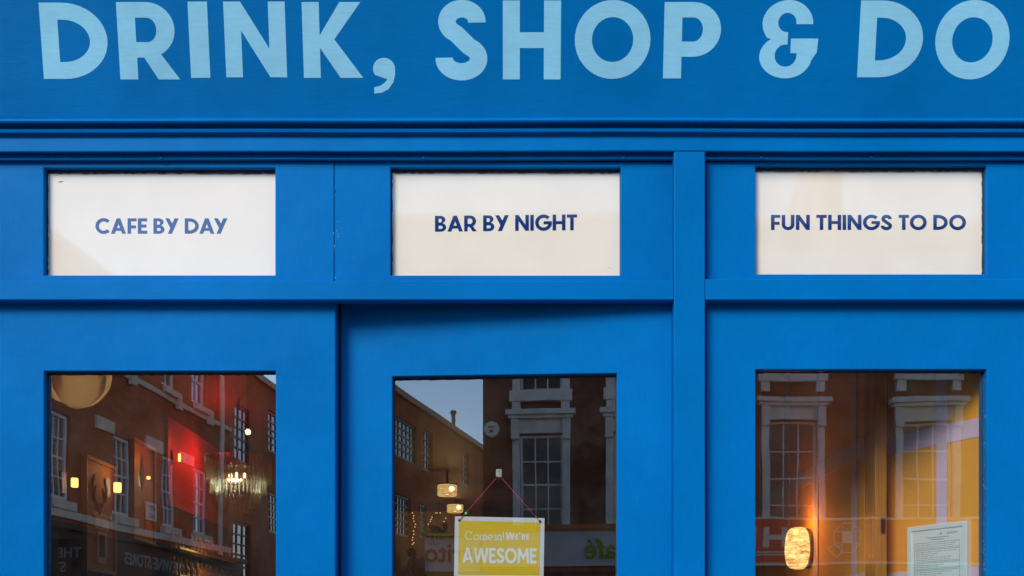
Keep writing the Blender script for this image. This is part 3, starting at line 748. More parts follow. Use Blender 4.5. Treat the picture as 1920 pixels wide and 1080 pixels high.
# mustard wall with lilac bands on the right, and the splayed panel beside it
W1X = 1.07
w1 = struct(MB().box(W1X, W1X + .05, .40, 4.2, .02, RC), 'mustard_wall', M_mustard)
def w1y(px): return W1X * F / (px - 960.0) - DIST
for z0, z1 in ((2.063, 2.118), (1.655, 1.705)):
    MB().box(W1X - .0015, W1X, .40, 4.2, z0, z1).build('stripe', M_lilac, w1)
for pa, pb in ((1598, 1607), (1527, 1535), (1474, 1481), (1424, 1429)):
    MB().box(W1X - .003, W1X - .0016, w1y(pb), w1y(pa), .02, RC).build('stripe', M_lilac, w1)
A2, B2 = Vector((1.136, .385, 0)), Vector((1.30, .055, 0))
w2 = tag(empty('splayed_wall_panel', A2, math.atan2(B2.y - A2.y, B2.x - A2.x)), kind='structure')
LW2 = (B2 - A2).length
MB().box(0, LW2, 0, .02, .02, RC).build('board', M_mustard, w2)
D2 = (B2 - A2).normalized(); N2 = Vector((D2.y, -D2.x, 0))
def on2(px, py, lift=0.0):                      # photo pixel -> local (along, up) on the splayed panel
    r = Vector(((px - 960) / F, 1, (HZ - py) / F)); c_ = Vector((0, -DIST, CAMZ))
    nn = Vector((-D2.y, D2.x, 0)); k = ((A2 - c_).dot(nn) - lift) / r.dot(nn); p = c_ + r * k
    return (p - A2).dot(D2), p.z
for z0, z1 in ((2.060, 2.112), (1.640, 1.703)):
    MB().box(0.001, LW2 - .001, -.0015, 0, z0, z1).build('stripe', M_lilac, w2)
a, _ = on2(1757, 800); b_, _ = on2(1777, 800)
MB().box(a, b_, -.003, -.0016, .02, RC).build('stripe', M_lilac, w2)
post = tag(empty('timber_post', (W1X + .03, .33, .02)), 'varnished orange timber post with a dark metal catch where the mustard walls meet', 'post')
pxl, pxr = X(1641, .30) - post.location.x, X(1665, .30) - post.location.x
MB().box(pxl, pxr * .45, -.03, .069, 0, RC - .02).build('post_board', M_timber, post, bevel=.002)
MB().box(pxr * .45 + .001, pxr, -.024, .069, 0, RC - .02).build('post_board', M_timber, post, bevel=.002)
zc = Z(985, .3) - .02
MB().box(X(1651, .3) - post.location.x, X(1659, .3) - post.location.x, -.036, -.0305, zc - .023, zc + .022).build('catch', M_black, post, bevel=.001)
# framed licence notice on the splayed panel
fr = tag(empty('framed_notice', A2, w2.rotation_euler.z), 'pale framed printed licence notice on the mustard panel, right of the timber post', 'notice')
a0, zt1 = on2(1700, 990, .015); a1, zt2 = on2(1812, 974.5, .015); ztop = (zt1 + zt2) / 2; HB = .28
ring(a0, a1, ztop - HB, ztop, a0 + .018, a1 - .016, ztop - HB + .016, ztop - .015, -.015, .015).build('frame', M_mount, fr)
pa0, pa1, pz1 = a0 + .018, a1 - .016, ztop - .015
pp = MB().box(pa0, pa1, -.012, -.0005, ztop - HB + .016, pz1).build('paper', M_paper, fr)
mb = MB(); wdt = pa1 - pa0; yy = -.0122
def bar(u0_, u1_, zf, hh=.0009): mb.box(pa0 + wdt * u0_, pa0 + wdt * u1_, yy, yy + .0001, pz1 - zf - hh, pz1 - zf)
for u0_, u1_, zf, hh in [(.30, .74, .022, .0014), (.38, .64, .028, .0014)]: bar(u0_, u1_, zf, hh)
z = .036
for blk in (2, 5, 2, 9, 4, 8):
    bar(.05, .95, z); z0 = z
    for i in range(blk):
        z += .0056; x = .08; end = random.uniform(.45, .9)
        while x < end:
            wl = random.uniform(.03, .1); bar(x, min(x + wl, end), z, .0010); x += wl + .02
    z += .0056; bar(.05, .95, z)
    mb.box(pa0 + wdt * .05, pa0 + wdt * .055, yy, yy + .0001, pz1 - z, pz1 - z0); mb.box(pa0 + wdt * .945, pa0 + wdt * .95, yy, yy + .0001, pz1 - z, pz1 - z0)
    z += .004
mb.build('print', M_ink, pp)
o = typed('ISLINGTON', .0075, 'lettering', M_ink, pp, Matrix.Translation((pa0 + wdt * .80, yy, pz1 - .016)) @ Matrix.Rotation(R(90), 4, 'X'), .0001)
MB().lathe([(.0001, -.0002), (.0028, -.0001)], 8, (pa0 + wdt * .585, yy, pz1 - .0135), 'y').build('crest', M_ink, pp)

# lamps -------------------------------------------------------------
def point(name, loc, energy, color, size=.02):
    l_ = bpy.data.lights.new(name, 'POINT'); l_.energy = energy; l_.color = color; l_.shadow_soft_size = size
    o = bpy.data.objects.new(name, l_); o.location = loc; col.objects.link(o); return o
ly = w1y(1517)
lz = Z(1028, ly)
lamp = tag(empty('wall_lamp', (W1X, ly, lz)), 'lit amber rippled glass wall lamp glowing on the mustard wall behind the right pane', 'lamp')
rr = 80 / F * (ly + DIST) / 2
MB().lathe([(rr * .2, 0), (rr * .9, -.0005), (rr * .95, -.008), (rr * .9, -.014)], 32, (0, 0, 0), 'x').build('back_plate', M_brass, lamp, True)
MB().lathe([(rr * .88, -.015), (rr * .97, -.020), (rr, -.032), (rr * .985, -.050), (rr * .94, -.064), (rr * .86, -.072), (rr * .5, -.077), (.001, -.078)], 40, (0, 0, 0), 'x').build('glass_shade', M_amber, lamp, True)
point('wall_lamp_light', (W1X - .07, ly - .04, lz + .085), .42, (1, .38, .06), .02)
point('wall_lamp_light', (W1X - .15, ly - .06, lz - .02), .5, (1, .34, .06), .04)
# two drum lights deep in the room (ceiling)
for (pa, pb, ya, yb_, lab) in ((820, 857, 907, 930, 'nearer lit amber drum light under the brown ceiling, upper of the two behind the door'), (838, 868.5, 944.5, 961, 'farther lit amber drum light under the brown ceiling, lower of the two behind the door')):
    d_ = F * .18 / (pb - pa); x = ((pa + pb) / 2 - 960) / F * d_; z1 = CAMZ + (HZ - ya) / F * d_; z0 = CAMZ + (HZ - yb_) / F * d_
    t_ = tag(empty('drum_light', (x, d_ - DIST, z1)), lab, 'ceiling light', 'amber drum lights on the ceiling')
    MB().lathe([(.092, 0), (.096, -.012)], 28).build('cap', M_black, t_, True)
    MB().lathe([(.086, -.013), (.09, -.02), (.09, z0 - z1 + .01), (.082, z0 - z1)], 28).build('glass_shade', M_amber2, t_, True)
    MB().tube([(0, 0, 0), (0, 0, RC - z1)], .012, 8).build('stem', M_brass, t_)
    MB().ball((.045, -.085, (z0 - z1) / 2), .024, 12, 8).build('bulb', M_warmbulb, t_, True)
    point('drum_light_lamp', (x, d_ - DIST - .05, z0 - .26), 2.6, (1, .56, .2), .05)
# fairy lights, shelf and ornaments on the back wall
BYW = RY1
def back(px, py, y): return Vector((X(px, y), y, Z(py, y)))
fl_runs = [[(742, 915), (740, 938), (744, 949), (741, 950)], [(773, 962), (775, 972), (778, 983), (781, 993)], [(774, 996), (774, 1008), (776, 1018), (770, 1023)], [(826, 962), (818, 962), (812, 970), (807, 978), (798, 988)], [(835, 972), (834, 984), (833, 995)]]
for i, run in enumerate(fl_runs[1:]):
    t_ = tag(empty('fairy_lights', back(run[0][0], run[0][1], BYW - .05)), ['string of fairy lights hanging by the window end of the cream wall, upper strand', 'string of fairy lights trailing down to the dark figure ornament', 'string of fairy lights sloping left from the green paper ball', 'short string of fairy lights dropping to the shelf ornament'][i], 'fairy lights', 'fairy lights on the cream back wall')
    pts = [back(px, py, BYW - .05) - t_.location for px, py in run]
    MB().tube(pts, .004, 5).build('wire', M_black, t_)
    for a, b_ in zip(pts, pts[1:]):
        for k in (0, .5):
            p = a.lerp(b_, k); MB().ball(p + Vector((random.uniform(-.012, .012), -.012, 0)), .0085, 8, 6).build('bulb', M_fairy, t_)
t_ = tag(empty('paper_ball', back(820, 969, BYW - .12)), 'small lime green paper ball hanging on the cream wall among fairy lights', 'decoration')
MB().ball((0, 0, 0), .042, 12, 8).build('ball', M_greenletter, t_, True); MB().tube([(0, 0, .04), (0, 0, RC - t_.location.z - .01)], .002, 5).build('thread', M_black, t_)
sh = tag(empty('wall_shelf', back(830, 1001, BYW - .1)), 'short wooden shelf on the cream back wall behind the yellow sign', 'shelf')
MB().box(-.18, .28, -.1, .1, -.03, 0).build('shelf_board', M_timber, sh); MB().box(-.1, -.08, -.06, .1, -.12, -.031).build('bracket', M_brass, sh); MB().box(.14, .16, -.06, .1, -.12, -.031).build('bracket', M_brass, sh)
t_ = tag(empty('animal_ornament', sh.location + Vector((-.02, -.02, 0))), 'dark brown squirrel-shaped ornament on the shelf behind the door', 'ornament')
mb = MB(); mb.ball((-.05, 0, .045), .04, 12, 8, (1.35, 1, 1.1)); mb.ball((-.095, 0, .075), .026, 10, 8); mb.tube([(-.105, 0, .09), (-.1, 0, .11)], [.008, .003], 6); mb.tube([(.0, 0, .015), (.045, 0, .03), (.06, 0, .07), (.05, 0, .11), (.075, 0, .125)], [.014, .026, .032, .026, .01], 10)
mb.build('body', M_umber, t_, True)
t_ = tag(empty('figure_ornament', back(783, 1080, BYW - .35)), 'dark monkey-like figure ornament with round head and bent arms before the cream wall', 'ornament')
mb = MB(); q = lambda px, py, dy=0: back(px, py, BYW - .35) - t_.location + Vector((0, dy, 0))
mb.ball(q(772, 1036), .056, 14, 10, (1, 1, 1.05)); mb.ball(q(773, 1038, -.045), .03, 10, 8)
mb.tube([q(776, 1046), q(784, 1052), q(789, 1066), q(787, 1092)], [.04, .085, .095, .07], 12)
mb.tube([q(778, 1046, -.05), q(769, 1056, -.09), q(767, 1070, -.12), q(775, 1080, -.14)], [.032, .028, .024, .022], 8)
mb.tube([q(795, 1050, -.02), q(800, 1062, -.06), q(796, 1077, -.1), q(786, 1082, -.12)], [.036, .03, .026, .022], 8)
fo = mb.build('body', M_umber, t_, True)
rm = fo.modifiers.new('merge', 'REMESH'); rm.mode = 'VOXEL'; rm.voxel_size = .012; rm.use_smooth_shade = True
MB().box(-.25, .3, -.1, .1, -.34, -.1).build('plinth', M_darkwall, t_)
t_ = tag(empty('exit_indicator', back(873.5, 962, BYW - .03)), 'tiny green indicator light above the yellow sign at the back of the room', 'indicator')
MB().ball((0, 0, 0), .013, 8, 6).build('lens', M_green, t_); MB().box(-.03, .03, .014, .029, -.02, .02).build('case', M_black, t_)
# petal pendant at the left
py_ = 0.62
pend = tag(empty('pendant_lamp', (X(142, py_), py_, Z(700, py_))), 'large white petal pendant lamp at the top left behind the left pane', 'pendant lamp')
pr = 66 / F * (py_ + DIST)
def petal(mb, ang, tilt, r, span, up0, up1):
    nu, nv = 10, 10; vs = []; fs = []
    for i in range(nu + 1):
        for j in range(nv + 1):
            v = j / nv; u = (i / nu - .5) * span * math.sin(math.pi * (.22 + .78 * v) * .86)
            ph = R(up0 + (up1 - up0) * v); th_ = ang + u; q = r * (1 + .05 * math.sin(v * 3))
            vs.append((q * math.cos(ph) * math.cos(th_), q * math.cos(ph) * math.sin(th_), q * math.sin(ph)))
    for i in range(nu):
        for j in range(nv):
            a = i * (nv + 1) + j; fs.append((a, a + 1, a + nv + 2, a + nv + 1))
    return mb.add(vs, fs)
for i in range(5):
    mb = MB(); petal(mb, R(-90 + i * 72 + 30), 0, pr * (1.0, .93, .97, .9, .95)[i], 1.55, -80, 45)
    o = mb.build('petal', M_shade, pend, True); o.rotation_euler = (R(random.uniform(-13, 13)), R(random.uniform(-13, 13)), 0); s_ = o.modifiers.new('thick', 'SOLIDIFY'); s_.thickness = .004
MB().ball((0, 0, 0), pr * .86, 24, 16).build('inner_globe', M_shade, pend, True)
MB().tube([(0, 0, pr * .8), (0, 0, RC - pend.location.z)], .004, 6).build('cable', M_black, pend)
point('pendant_fill_light', pend.location, .9, (1, .9, .74), .02)  # fill light added inside the unlit pendant to brighten its petals
# chandelier
cy_ = 4.2
ch = tag(empty('chandelier', (X(447, cy_), cy_, Z(855, cy_))), 'tiered crystal rod chandelier lit warm at its centre behind the left pane', 'chandelier')
s_ = (cy_ + DIST) / F
tiers = [(60, 2, 50), (51, 24, 70), (41, 48, 86), (30, 68, 98), (19, 84, 107)]
for i, (r_, y0_, y1_) in enumerate(tiers):
    mb = MB(); n_ = max(14, int(r_ * .85))
    for k in range(n_):
        a = 2 * math.pi * (k + random.uniform(-.15, .15)) / n_; x, y = r_ * s_ * math.cos(a), r_ * s_ * math.sin(a)
        mb.tube([(x, y, -y0_ * s_), (x, y, -(y1_ + random.uniform(-2, 2)) * s_)], .0042, 6)
    mb.build('crystal_tier', M_crystal, ch, True)
    MB().lathe([(r_ * s_ - .002, -y0_ * s_ + .004), (r_ * s_ + .004, -y0_ * s_ + .004), (r_ * s_ + .004, -y0_ * s_ - .003), (r_ * s_ - .002, -y0_ * s_ - .003)], 36).build('hoop', M_brass, ch)
for a in (200, 270, 330):
    MB().ball((.05 * math.cos(R(a)), .05 * math.sin(R(a)), -38 * s_), .013, 10, 8, (1, 1, 1.5)).build('bulb', M_warmbulb, ch, True)
MB().tube([(0, 0, 0), (0, 0, RC - ch.location.z)], .008, 8).build('rod', M_brass, ch)
point('chandelier_light', ch.location + Vector((-.02, -.02, -58 * s_)), 3.4, (1, .9, .72), .05)
# bare bulb near the chandelier
t_ = tag(empty('bare_bulb', (X(465, 3.2), 3.2, Z(810, 3.2))), 'bare round glowing bulb hanging above the chandelier', 'bulb')
MB().ball((0, 0, 0), .016, 14, 10).build('bulb', M_warmbulb, t_, True); MB().tube([(0, 0, .018), (0, 0, .05)], .009, 8).build('cap', M_brass, t_); MB().tube([(0, 0, .05), (0, 0, RC - t_.location.z)], .003, 6).build('cable', M_black, t_)
point('bare_bulb_light', t_.location + Vector((0, 0, -.05)), 0.8, (1, .7, .35), .02)
# red spot on the red wall stretch
point('red_lamp_light', (RX0 + .2, RX0 * F / (356 - 960) - DIST + .0, 2.74), 4.2, (1, .03, .02), .05)
t_ = tag(empty('red_lamp', (RX0 + .30, RX0 * F / (356 - 960) - DIST, 2.70)), 'small red spot lamp lighting the red wall behind the left pane', 'lamp')
MB().lathe([(.02, .02), (.03, -.02), (.034, -.05)], 16).build('shade', M_black, t_, True); MB().tube([(0, 0, .02), (0, 0, RC - 2.70)], .005, 6).build('stem', M_black, t_)
# small warm wall lamps on the left wall
def wl(px, py, w_, h, lab):
    y = RX0 * F / (px - 960) - DIST; z = Z(py, y)
    t = tag(empty('sconce', (RX0, y, z)), lab, 'lamp', 'small warm sconces on the left wall'); k = (y + DIST) / F
    MB().box(.001, .02, -.03, .03, -.05, .05).build('back_plate', M_brass, t); 
    MB().lathe([(w_ * k * .42, -h * k / 2), (w_ * k * .5, -h * k / 2 + .004), (w_ * k * .5, h * k / 2 - .004), (w_ * k * .42, h * k / 2)], 18, (.07, 0, 0)).build('glass_shade', M_warm, t, True)
    point('sconce_light', (RX0 + .10, y - .02, z + .09), 0.22, (1, .5, .14), .03)
wl(113, 905, 13, 17, 'warm lit sconce nearest the left edge of the left pane')
wl(196, 914, 14, 18, 'warm lit sconce beside the tall orange picture with antlers')
wl(256, 896, 7, 5, 'tiny warm sconce above the narrow orange picture')
wl(316, 858, 5, 15, 'slim warm sconce at the edge of the red wall')
# two tall orange pictures on the left wall
def wall_pt(px, py, off=.02):
    d_ = (RX0 + off) * F / (px - 960); return Vector((RX0 + off, d_ - DIST, CAMZ + (HZ - py) / F * d_))
def picture(pa, pb, pt, pq, lab):
    A = wall_pt(pa, pt); B = wall_pt(pb, pq); t = tag(empty('framed_picture', (RX0, A.y, B.z)), lab, 'picture')
    wdt = B.y - A.y; H = wall_pt(pa, pt).z - wall_pt(pa, pq - 10).z
    mb = MB().box(.001, .018, 0, wdt, 0, H); mb.build('print', M_orange, t)
    f = MB(); f.box(.001, .03, -.018, 0, -.018, H + .018); f.box(.001, .03, wdt, wdt + .018, -.018, H + .018); f.box(.001, .03, 0, wdt, -.018, 0); f.box(.001, .03, 0, wdt, H, H + .018)
    f.build('frame', M_goldframe, t); return t, wdt, H
t, wd, H = picture(162, 213, 858, 1072, 'tall orange picture with dark antlers in a gilt frame on the left wall')
mb = MB()
for s_ in (-1, 1):
    c_ = wd * .45
    mb.tube([(.022, c_ + s_ * wd * .04, H * .60), (.022, c_ + s_ * wd * .2, H * .66), (.022, c_ + s_ * wd * .26, H * .78), (.022, c_ + s_ * wd * .18, H * .88)], [.012, .01, .008, .003], 6)
    mb.tube([(.022, c_ + s_ * wd * .2, H * .67), (.022, c_ + s_ * wd * .12, H * .78)], [.008, .003], 6)
mb.ball((.02, wd * .45, H * .57), .028, 8, 6, (.3, 1, 1.3)); mb.build('antlers', M_umber, t)
mb = MB().box(.019, .022, wd * .3, wd * .8, H * .38, H * .5); mb.box(.019, .023, wd * .22, wd * .9, H * .5, H * .535); mb.build('pale_mantel', M_stone2, t)
mb = MB().box(.019, .022, wd * .38, wd * .72, H * .06, H * .36); mb.build('pale_door', M_stone2, t); MB().box(.0225, .0235, wd * .44, wd * .66, H * .12, H * .33).build('dark_pane', M_umber, t)
t, wd, H = picture(251, 288, 826, 1016, 'narrow orange picture with a dark pointed oval in a gilt frame on the left wall')
mb = MB(); mb.lathe([(.002, H * .5), (.03, H * .58), (.045, H * .68), (.03, H * .78), (.003, H * .9)], 12, (.02, wd * .4, 0), 'z', .15); mb.build('oval', M_umber, t)
MB().box(.019, .021, wd * .55, wd * .9, H * .02, H * .2).build('red_patch', M_redletter, t)
# high bottle shelves on the left wall
bl = bpy.data.meshes.new('bottle')
bmb = MB().lathe([(.026, 0), (.028, .006), (.028, .075), (.022, .09), (.010, .105), (.009, .128), (.011, .13)], 12)
first = None
for row, (z0, lab) in enumerate(((2.075, 'amber bottle standing on the upper of the two shelves on the left wall'), (1.90, 'amber bottle standing on the lower of the two shelves on the left wall'))):
    y0_, y1_ = 4.05, 5.75
    sh = tag(empty('bottle_shelf', (RX0, y0_, z0)), ['upper dark shelf of amber bottles on the left wall', 'lower dark shelf of amber bottles on the left wall'][row], 'shelf')
    MB().box(.001, .11, 0, y1_ - y0_, -.02, 0).build('shelf_board', M_darkwall, sh)
    MB().box(.1, .112, 0, y1_ - y0_, .0005, .012).build('lip', M_brass, sh)
    for k in range(23):
        if first is None:
            first = bmb.build('bottle', M_bottle, None, True); o = first
        else:
            o = first.copy(); col.objects.link(o)
        o.location = (RX0 + .05 + random.uniform(-.008, .008), y0_ + .06 + k * .072, z0 + .0005); s_ = random.uniform(.92, 1.06); o.scale = (s_, s_, random.uniform(.9, 1.08))
        tag(o, lab, 'bottle', 'amber bottles on the high shelves')
    point('shelf_light', (RX0 + .25, 4.6, z0 + .02), .5, (1, .55, .15), .04)
MB_b = tag(empty('bar_back', (RX0, 3.2, .02)), 'dark wooden back bar below the bottle shelves', 'bar')
MB().box(.001, .3, 0, 3.4, 0, 1.1).build('cabinet', M_darkwall, MB_b); MB().box(.001, .34, -.03, 3.43, 1.102, 1.14).build('worktop', M_timber, MB_b)

# ------------------------------------------------------------------ buildings across the street (mirrored in the glass)
def sash_window(b, x0, x1, z0, z1, y, cols, rows, fm=M_sash, arch=False, bt=.03, gl=None):
    f = ring(x0, x1, z0, z1, x0 + .06, x1 - .06, z0 + .07, z1 - .06, y, .06).build('window', fm, b)
    MB().box(x0 + .06, x1 - .06, y + .035, y + .045, z0 + .07, z1 - .06).build('glass', gl or M_dglass, f)
    mb = MB()
    for i in range(1, cols):
        x = x0 + .06 + (x1 - x0 - .12) * i / cols; mb.box(x - bt / 2, x + bt / 2, y + .012, y + .034, z0 + .07, z1 - .06)
    for j in range(1, rows):
        z = z0 + .07 + (z1 - z0 - .13) * j / rows; k = bt * (1.4 if j == rows // 2 else 1); mb.box(x0 + .06, x1 - .06, y + .010, y + .0338, z - k / 2, z + k / 2)
    if mb.v: mb.build('glazing_bar', fm, f)
    return f
def surround(b, x0, x1, z0, z1, cap=True):       # moulded white surround: jambs, brackets, hood and bracketed sill
    mb = MB(); j = .17
    mb.box(x0 - j, x0 + .002, -.05, .04, z0, z1 + .02); mb.box(x1 - .002, x1 + j, -.05, .04, z0, z1 + .02)
    mb.box(x0 - j, x1 + j, -.045, .04, z1 + .022, z1 + .34)
    if cap:
        for x in (x0 - j - .02, x1 + .0): mb.box(x, x + j + .02, -.16, -.052, z1 - .12, z1 + .34)
        mb.box(x0 - j - .08, x1 + j + .08, -.20, .03, z1 + .342, z1 + .42); mb.box(x0 - j - .14, x1 + j + .14, -.28, .03, z1 + .422, z1 + .54)
    mb.box(x0 - j - .06, x1 + j + .06, -.16, .03, z0 - .26, z0 - .002)
    for x in (x0 - j, x1 + j - .2): mb.box(x, x + .2, -.12, .03, z0 - .5, z0 - .262)
    return mb.build('window_surround', M_stone, b)
def house(name, label, cat, loc, rz, W, H, deep, holes, brickm, coping=M_stone2):
    b = tag(empty(name, loc, rz), label, cat)
    holed_wall(0, W, 0, H, holes, 0, .3).build('front_wall', brickm, b)
    mb = MB(); mb.box(0, .3, .301, deep, 0, H); mb.box(W - .3, W, .301, deep, 0, H); mb.box(.301, W - .301, deep - .3, deep, 0, H); mb.build('side_wall', brickm, b)
    MB().box(.301, W - .301, .31, deep - .31, H - .6, H - .4).build('roof', M_slate, b)
    MB().box(-.05, W + .05, -.06, .36, H + .001, H + .16).build('coping', coping, b)
    MB().box(.32, W - .32, 1.6, 1.7, 0.05, H - .7).build('inner_wall', M_darkwall, b)
    return b
YB = -22.95; DB = 26.0
def rp_(px, py): return seen_in_pane(px, py, DB)
# facing the shop means local -y looks to +y: turn by 180 degrees, so local x runs to world -x
# building A (white fascia), seen in the door
ae = seen_in_door(905.5, 900, y=YB).x
BX = rp_(1300, 0).x                                # party wall between A and B
def la(px, py, b0):                               # door pixel -> local x, z on A
    p = seen_in_door(px, py, y=YB); return b0 - p.x, p.z
x1_, _ = la(975, 815, BX); x0_, _ = la(1055, 815, BX)
_, zt1 = la(1015, 814, BX); zs = zt1 - 2.35
win = [(x0_, x1_, zs, zt1)]
x3, _ = la(1150, 815, BX); pitch = x1_ - x3
win.append((x0_ - pitch, x1_ - pitch, zs, zt1))
_, zsu = la(1010, 733, BX)
uw = [(a, b_, zsu, zsu + 2.0) for a, b_, _, _ in win]
WA = BX - ae
A = house('brick_terrace_house', 'dark brick terrace house with white window surrounds over a white cafe fascia', 'house', (BX, YB, 0), math.pi, WA, 11.25, 3.5, [h for h in win + uw if h[0] > .3] + [(.5, WA - .5, .3, 2.7)], M_brickd)
for a, b_, c_, d_ in win + uw:
    if a > .3: sash_window(A, a, b_, c_, d_, .12, 3, 4); surround(A, a, b_, c_, d_)
_, fz0 = la(1100, 1062, BX); _, fz1 = la(1100, 997, BX)
FA = MB().box(.1, WA - .02, -.22, -.01, fz0, fz1).build('shop_fascia', M_whitefascia, A)
MB().box(.05, WA + .03, -.3, -.01, fz1 + .002, fz1 + .14).build('fascia_cornice', M_bricko, A); MB().box(.1, WA - .05, -.12, -.01, fz0 - .12, fz0 - .02).build('fascia_sill', M_brickr, A)
MB().box(.5, WA - .5, .1, .14, .3, 2.7).build('shop_glass', M_dglass, A)
cx, cz = la(1137, 1040, BX)
ML = lambda x, z: Matrix.Translation((x, -.232, z)) @ Matrix.Rotation(R(90), 4, 'X')
typed('caf\u00e9', .62, 'lettering', M_greenletter, FA, ML(cx, cz - .1), .01, .012)
ax, az = la(922, 806, BX)
al = tag(empty('alarm_box', (BX - ax, YB + .001, az)), 'cream octagonal alarm box on the dark brick wall across the street', 'alarm box')
MB().lathe([(.19, 0), (.19, .06), (.16, .08), (.001, .082)], 8, (0, 0, 0), 'y').build('case', M_creamletter, al)
MB().box(-.08, .08, .083, .086, .03, .06).build('print_line', M_ink, al); MB().box(-.05, .05, .083, .086, -.08, -.02).build('print_line', M_redletter, al)
# building B (red fascia), seen in the right pane
WB = 9.5; B0 = BX + WB
def lb(px, py): p = rp_(px, py); return B0 - p.x, p.z
b1, _ = lb(1441, 0); b0_, _ = lb(1531, 0); _, bz1 = lb(1480, 791); bzs = bz1 - 2.6
c1_, _ = lb(1694, 0); c0_, _ = lb(1784, 0); _, bzu = lb(1480, 694)
wb = [(b0_, b1, bzs, bz1), (c0_, c1_, bzs, bz1)]; ub = [(a, b_, bzu, bzu + 2.1) for a, b_, _, _ in wb]
Bb = house('brick_terrace_house', 'dark brick terrace house with white window surrounds over a red shop fascia', 'house', (B0, YB, 0), math.pi, WB - .01, 11.12, 9, wb + ub + [(.5, WB - .5, .3, 2.7)], M_brickd)
for a, b_, c_, d_ in wb + ub: sash_window(Bb, a, b_, c_, d_, .12, 3, 4); surround(Bb, a, b_, c_, d_)
_, rz0 = lb(1500, 1056); _, rz1 = lb(1500, 976)
FBB = MB().box(.1, WB - .3, -.22, -.01, rz0, rz1).build('shop_fascia', M_redfascia, Bb)
mb = MB(); mb.box(.1, WB - .3, -.25, -.01, rz1 + .002, rz1 + .06); mb.box(.1, WB - .3, -.25, -.01, rz0 - .06, rz0 - .002); mb.build('fascia_edge', M_creamletter, Bb)
MB().box(.5, WB - .5, .1, .14, .3, 2.7).build('shop_glass', M_dglass, Bb)
def fb(x_px, y_px, dd=0): x, z = lb(x_px, y_px); return (x, -.222 - dd, z)
mb = MB()                                        # H I and the two lines under them
for pa, pb, ya, yb_ in ((1427, 1438, 992, 1030), (1461, 1472, 992, 1030), (1438.2, 1460.8, 1007, 1016), (1404, 1415, 992, 1030), (1404, 1476, 1037, 1039.5), (1404, 1476, 1041.5, 1044)):
    xa, _ = lb(pb, 0); xb, _ = lb(pa, 0); _, za = lb(0, yb_); _, zb_ = lb(0, ya); mb.box(xa, xb, -.235, -.2205, za, zb_)
mb.build('lettering', M_creamletter, FBB)
mb = MB(); oc = [(1573, 981.5), (1593, 981.5), (1609, 998), (1609, 1021), (1593, 1040), (1573, 1040), (1556, 1021), (1556, 998)]
def stroke(pts, wpx=1.6, close=False):
    if close: pts = pts + pts[:1]
    for (xa, ya), (xb, yb_) in zip(pts, pts[1:]):
        a, b_ = Vector(fb(xa, ya, .008)), Vector(fb(xb, yb_, .008)); mb.tube([a, b_], wpx / F * DB / 2, 4)
stroke(oc, 2.2, True)
for s_ in ([(1573, 982), (1573, 1040)], [(1593, 982), (1593, 1040)], [(1556, 999), (1609, 999)], [(1556, 1022), (1609, 1022)]): stroke(s_)
xa, _ = lb(1593, 0); xb, _ = lb(1573, 0); _, za = lb(0, 1022); _, zb_ = lb(0, 999); mb.box(xa, xb, -.24, -.2205, za, zb_)
stroke([(1572, 1038), (1561, 1049), (1545, 1033), (1557, 1024), (1562, 1030), (1570, 1025), (1571, 1031)], 2)
mb.build('emblem', M_creamletter, FBB)
x_, z_ = lb(1628, 1049); typed('12', .13, 'lettering', M_creamletter, FBB, Matrix.Translation((x_, -.225, z_)) @ Matrix.Rotation(R(90), 4, 'X'), .004)
# chimney stack, aerial and roof crane beyond the parapet
p0 = seen_in_pane(1535, 318, 28.5); p1 = seen_in_pane(1573, 318, 28.5)
cs = tag(empty('chimney_stack', ((p0.x + p1.x) / 2, p0.y, 10.6)), 'brick chimney stack rising behind the parapet across the street', 'chimney')
MB().box(-(p1.x - p0.x) / 2, (p1.x - p0.x) / 2, -.4, .4, 0, p0.z - 10.6 + .5).build('stack', M_bricko, cs); MB().box(-.35, .35, -.48, .48, p0.z - 10.6 + .501, p0.z - 10.6 + .65).build('cap', M_stone2, cs)
p0 = seen_in_pane(1607, 420, 27.5)
ar = tag(empty('roof_aerial', (p0.x, p0.y, 10.6)), 'thin white roof mast right of the chimney across the street', 'aerial')
MB().tube([(-.08, 0, 0), (.0, 0, 2.6)], .03, 8).build('mast', M_sash, ar)
pa, pb = seen_in_pane(1493, 430, 60), seen_in_pane(1530, 300, 60)
cr = tag(empty('crane_jib', (pa.x, pa.y, 0)), 'red lattice crane jib leaning above the roofs across the street', 'crane')
mb = MB(); a0_, b0v = pa - cr.location, pb - cr.location; mb.tube([(a0_.x, 0, 0), a0_], .35, 6)
for o1, o2 in ((-.5, -.5), (.5, -.5), (0, .5)): mb.tube([a0_ + Vector((o1, o2, 0)), b0v + Vector((o1, o2, 0))], .12, 6)
for k in range(12):
    p, q_ = a0_.lerp(b0v, k / 12), a0_.lerp(b0v, (k + 1) / 12); mb.tube([p + Vector((-.5, -.5, 0)), q_ + Vector((.5, -.5, 0))], .06, 5); mb.tube([p + Vector((.5, -.5, 0)), q_ + Vector((0, .5, 0))], .06, 5)
mb.build('jib', M_crane, cr)
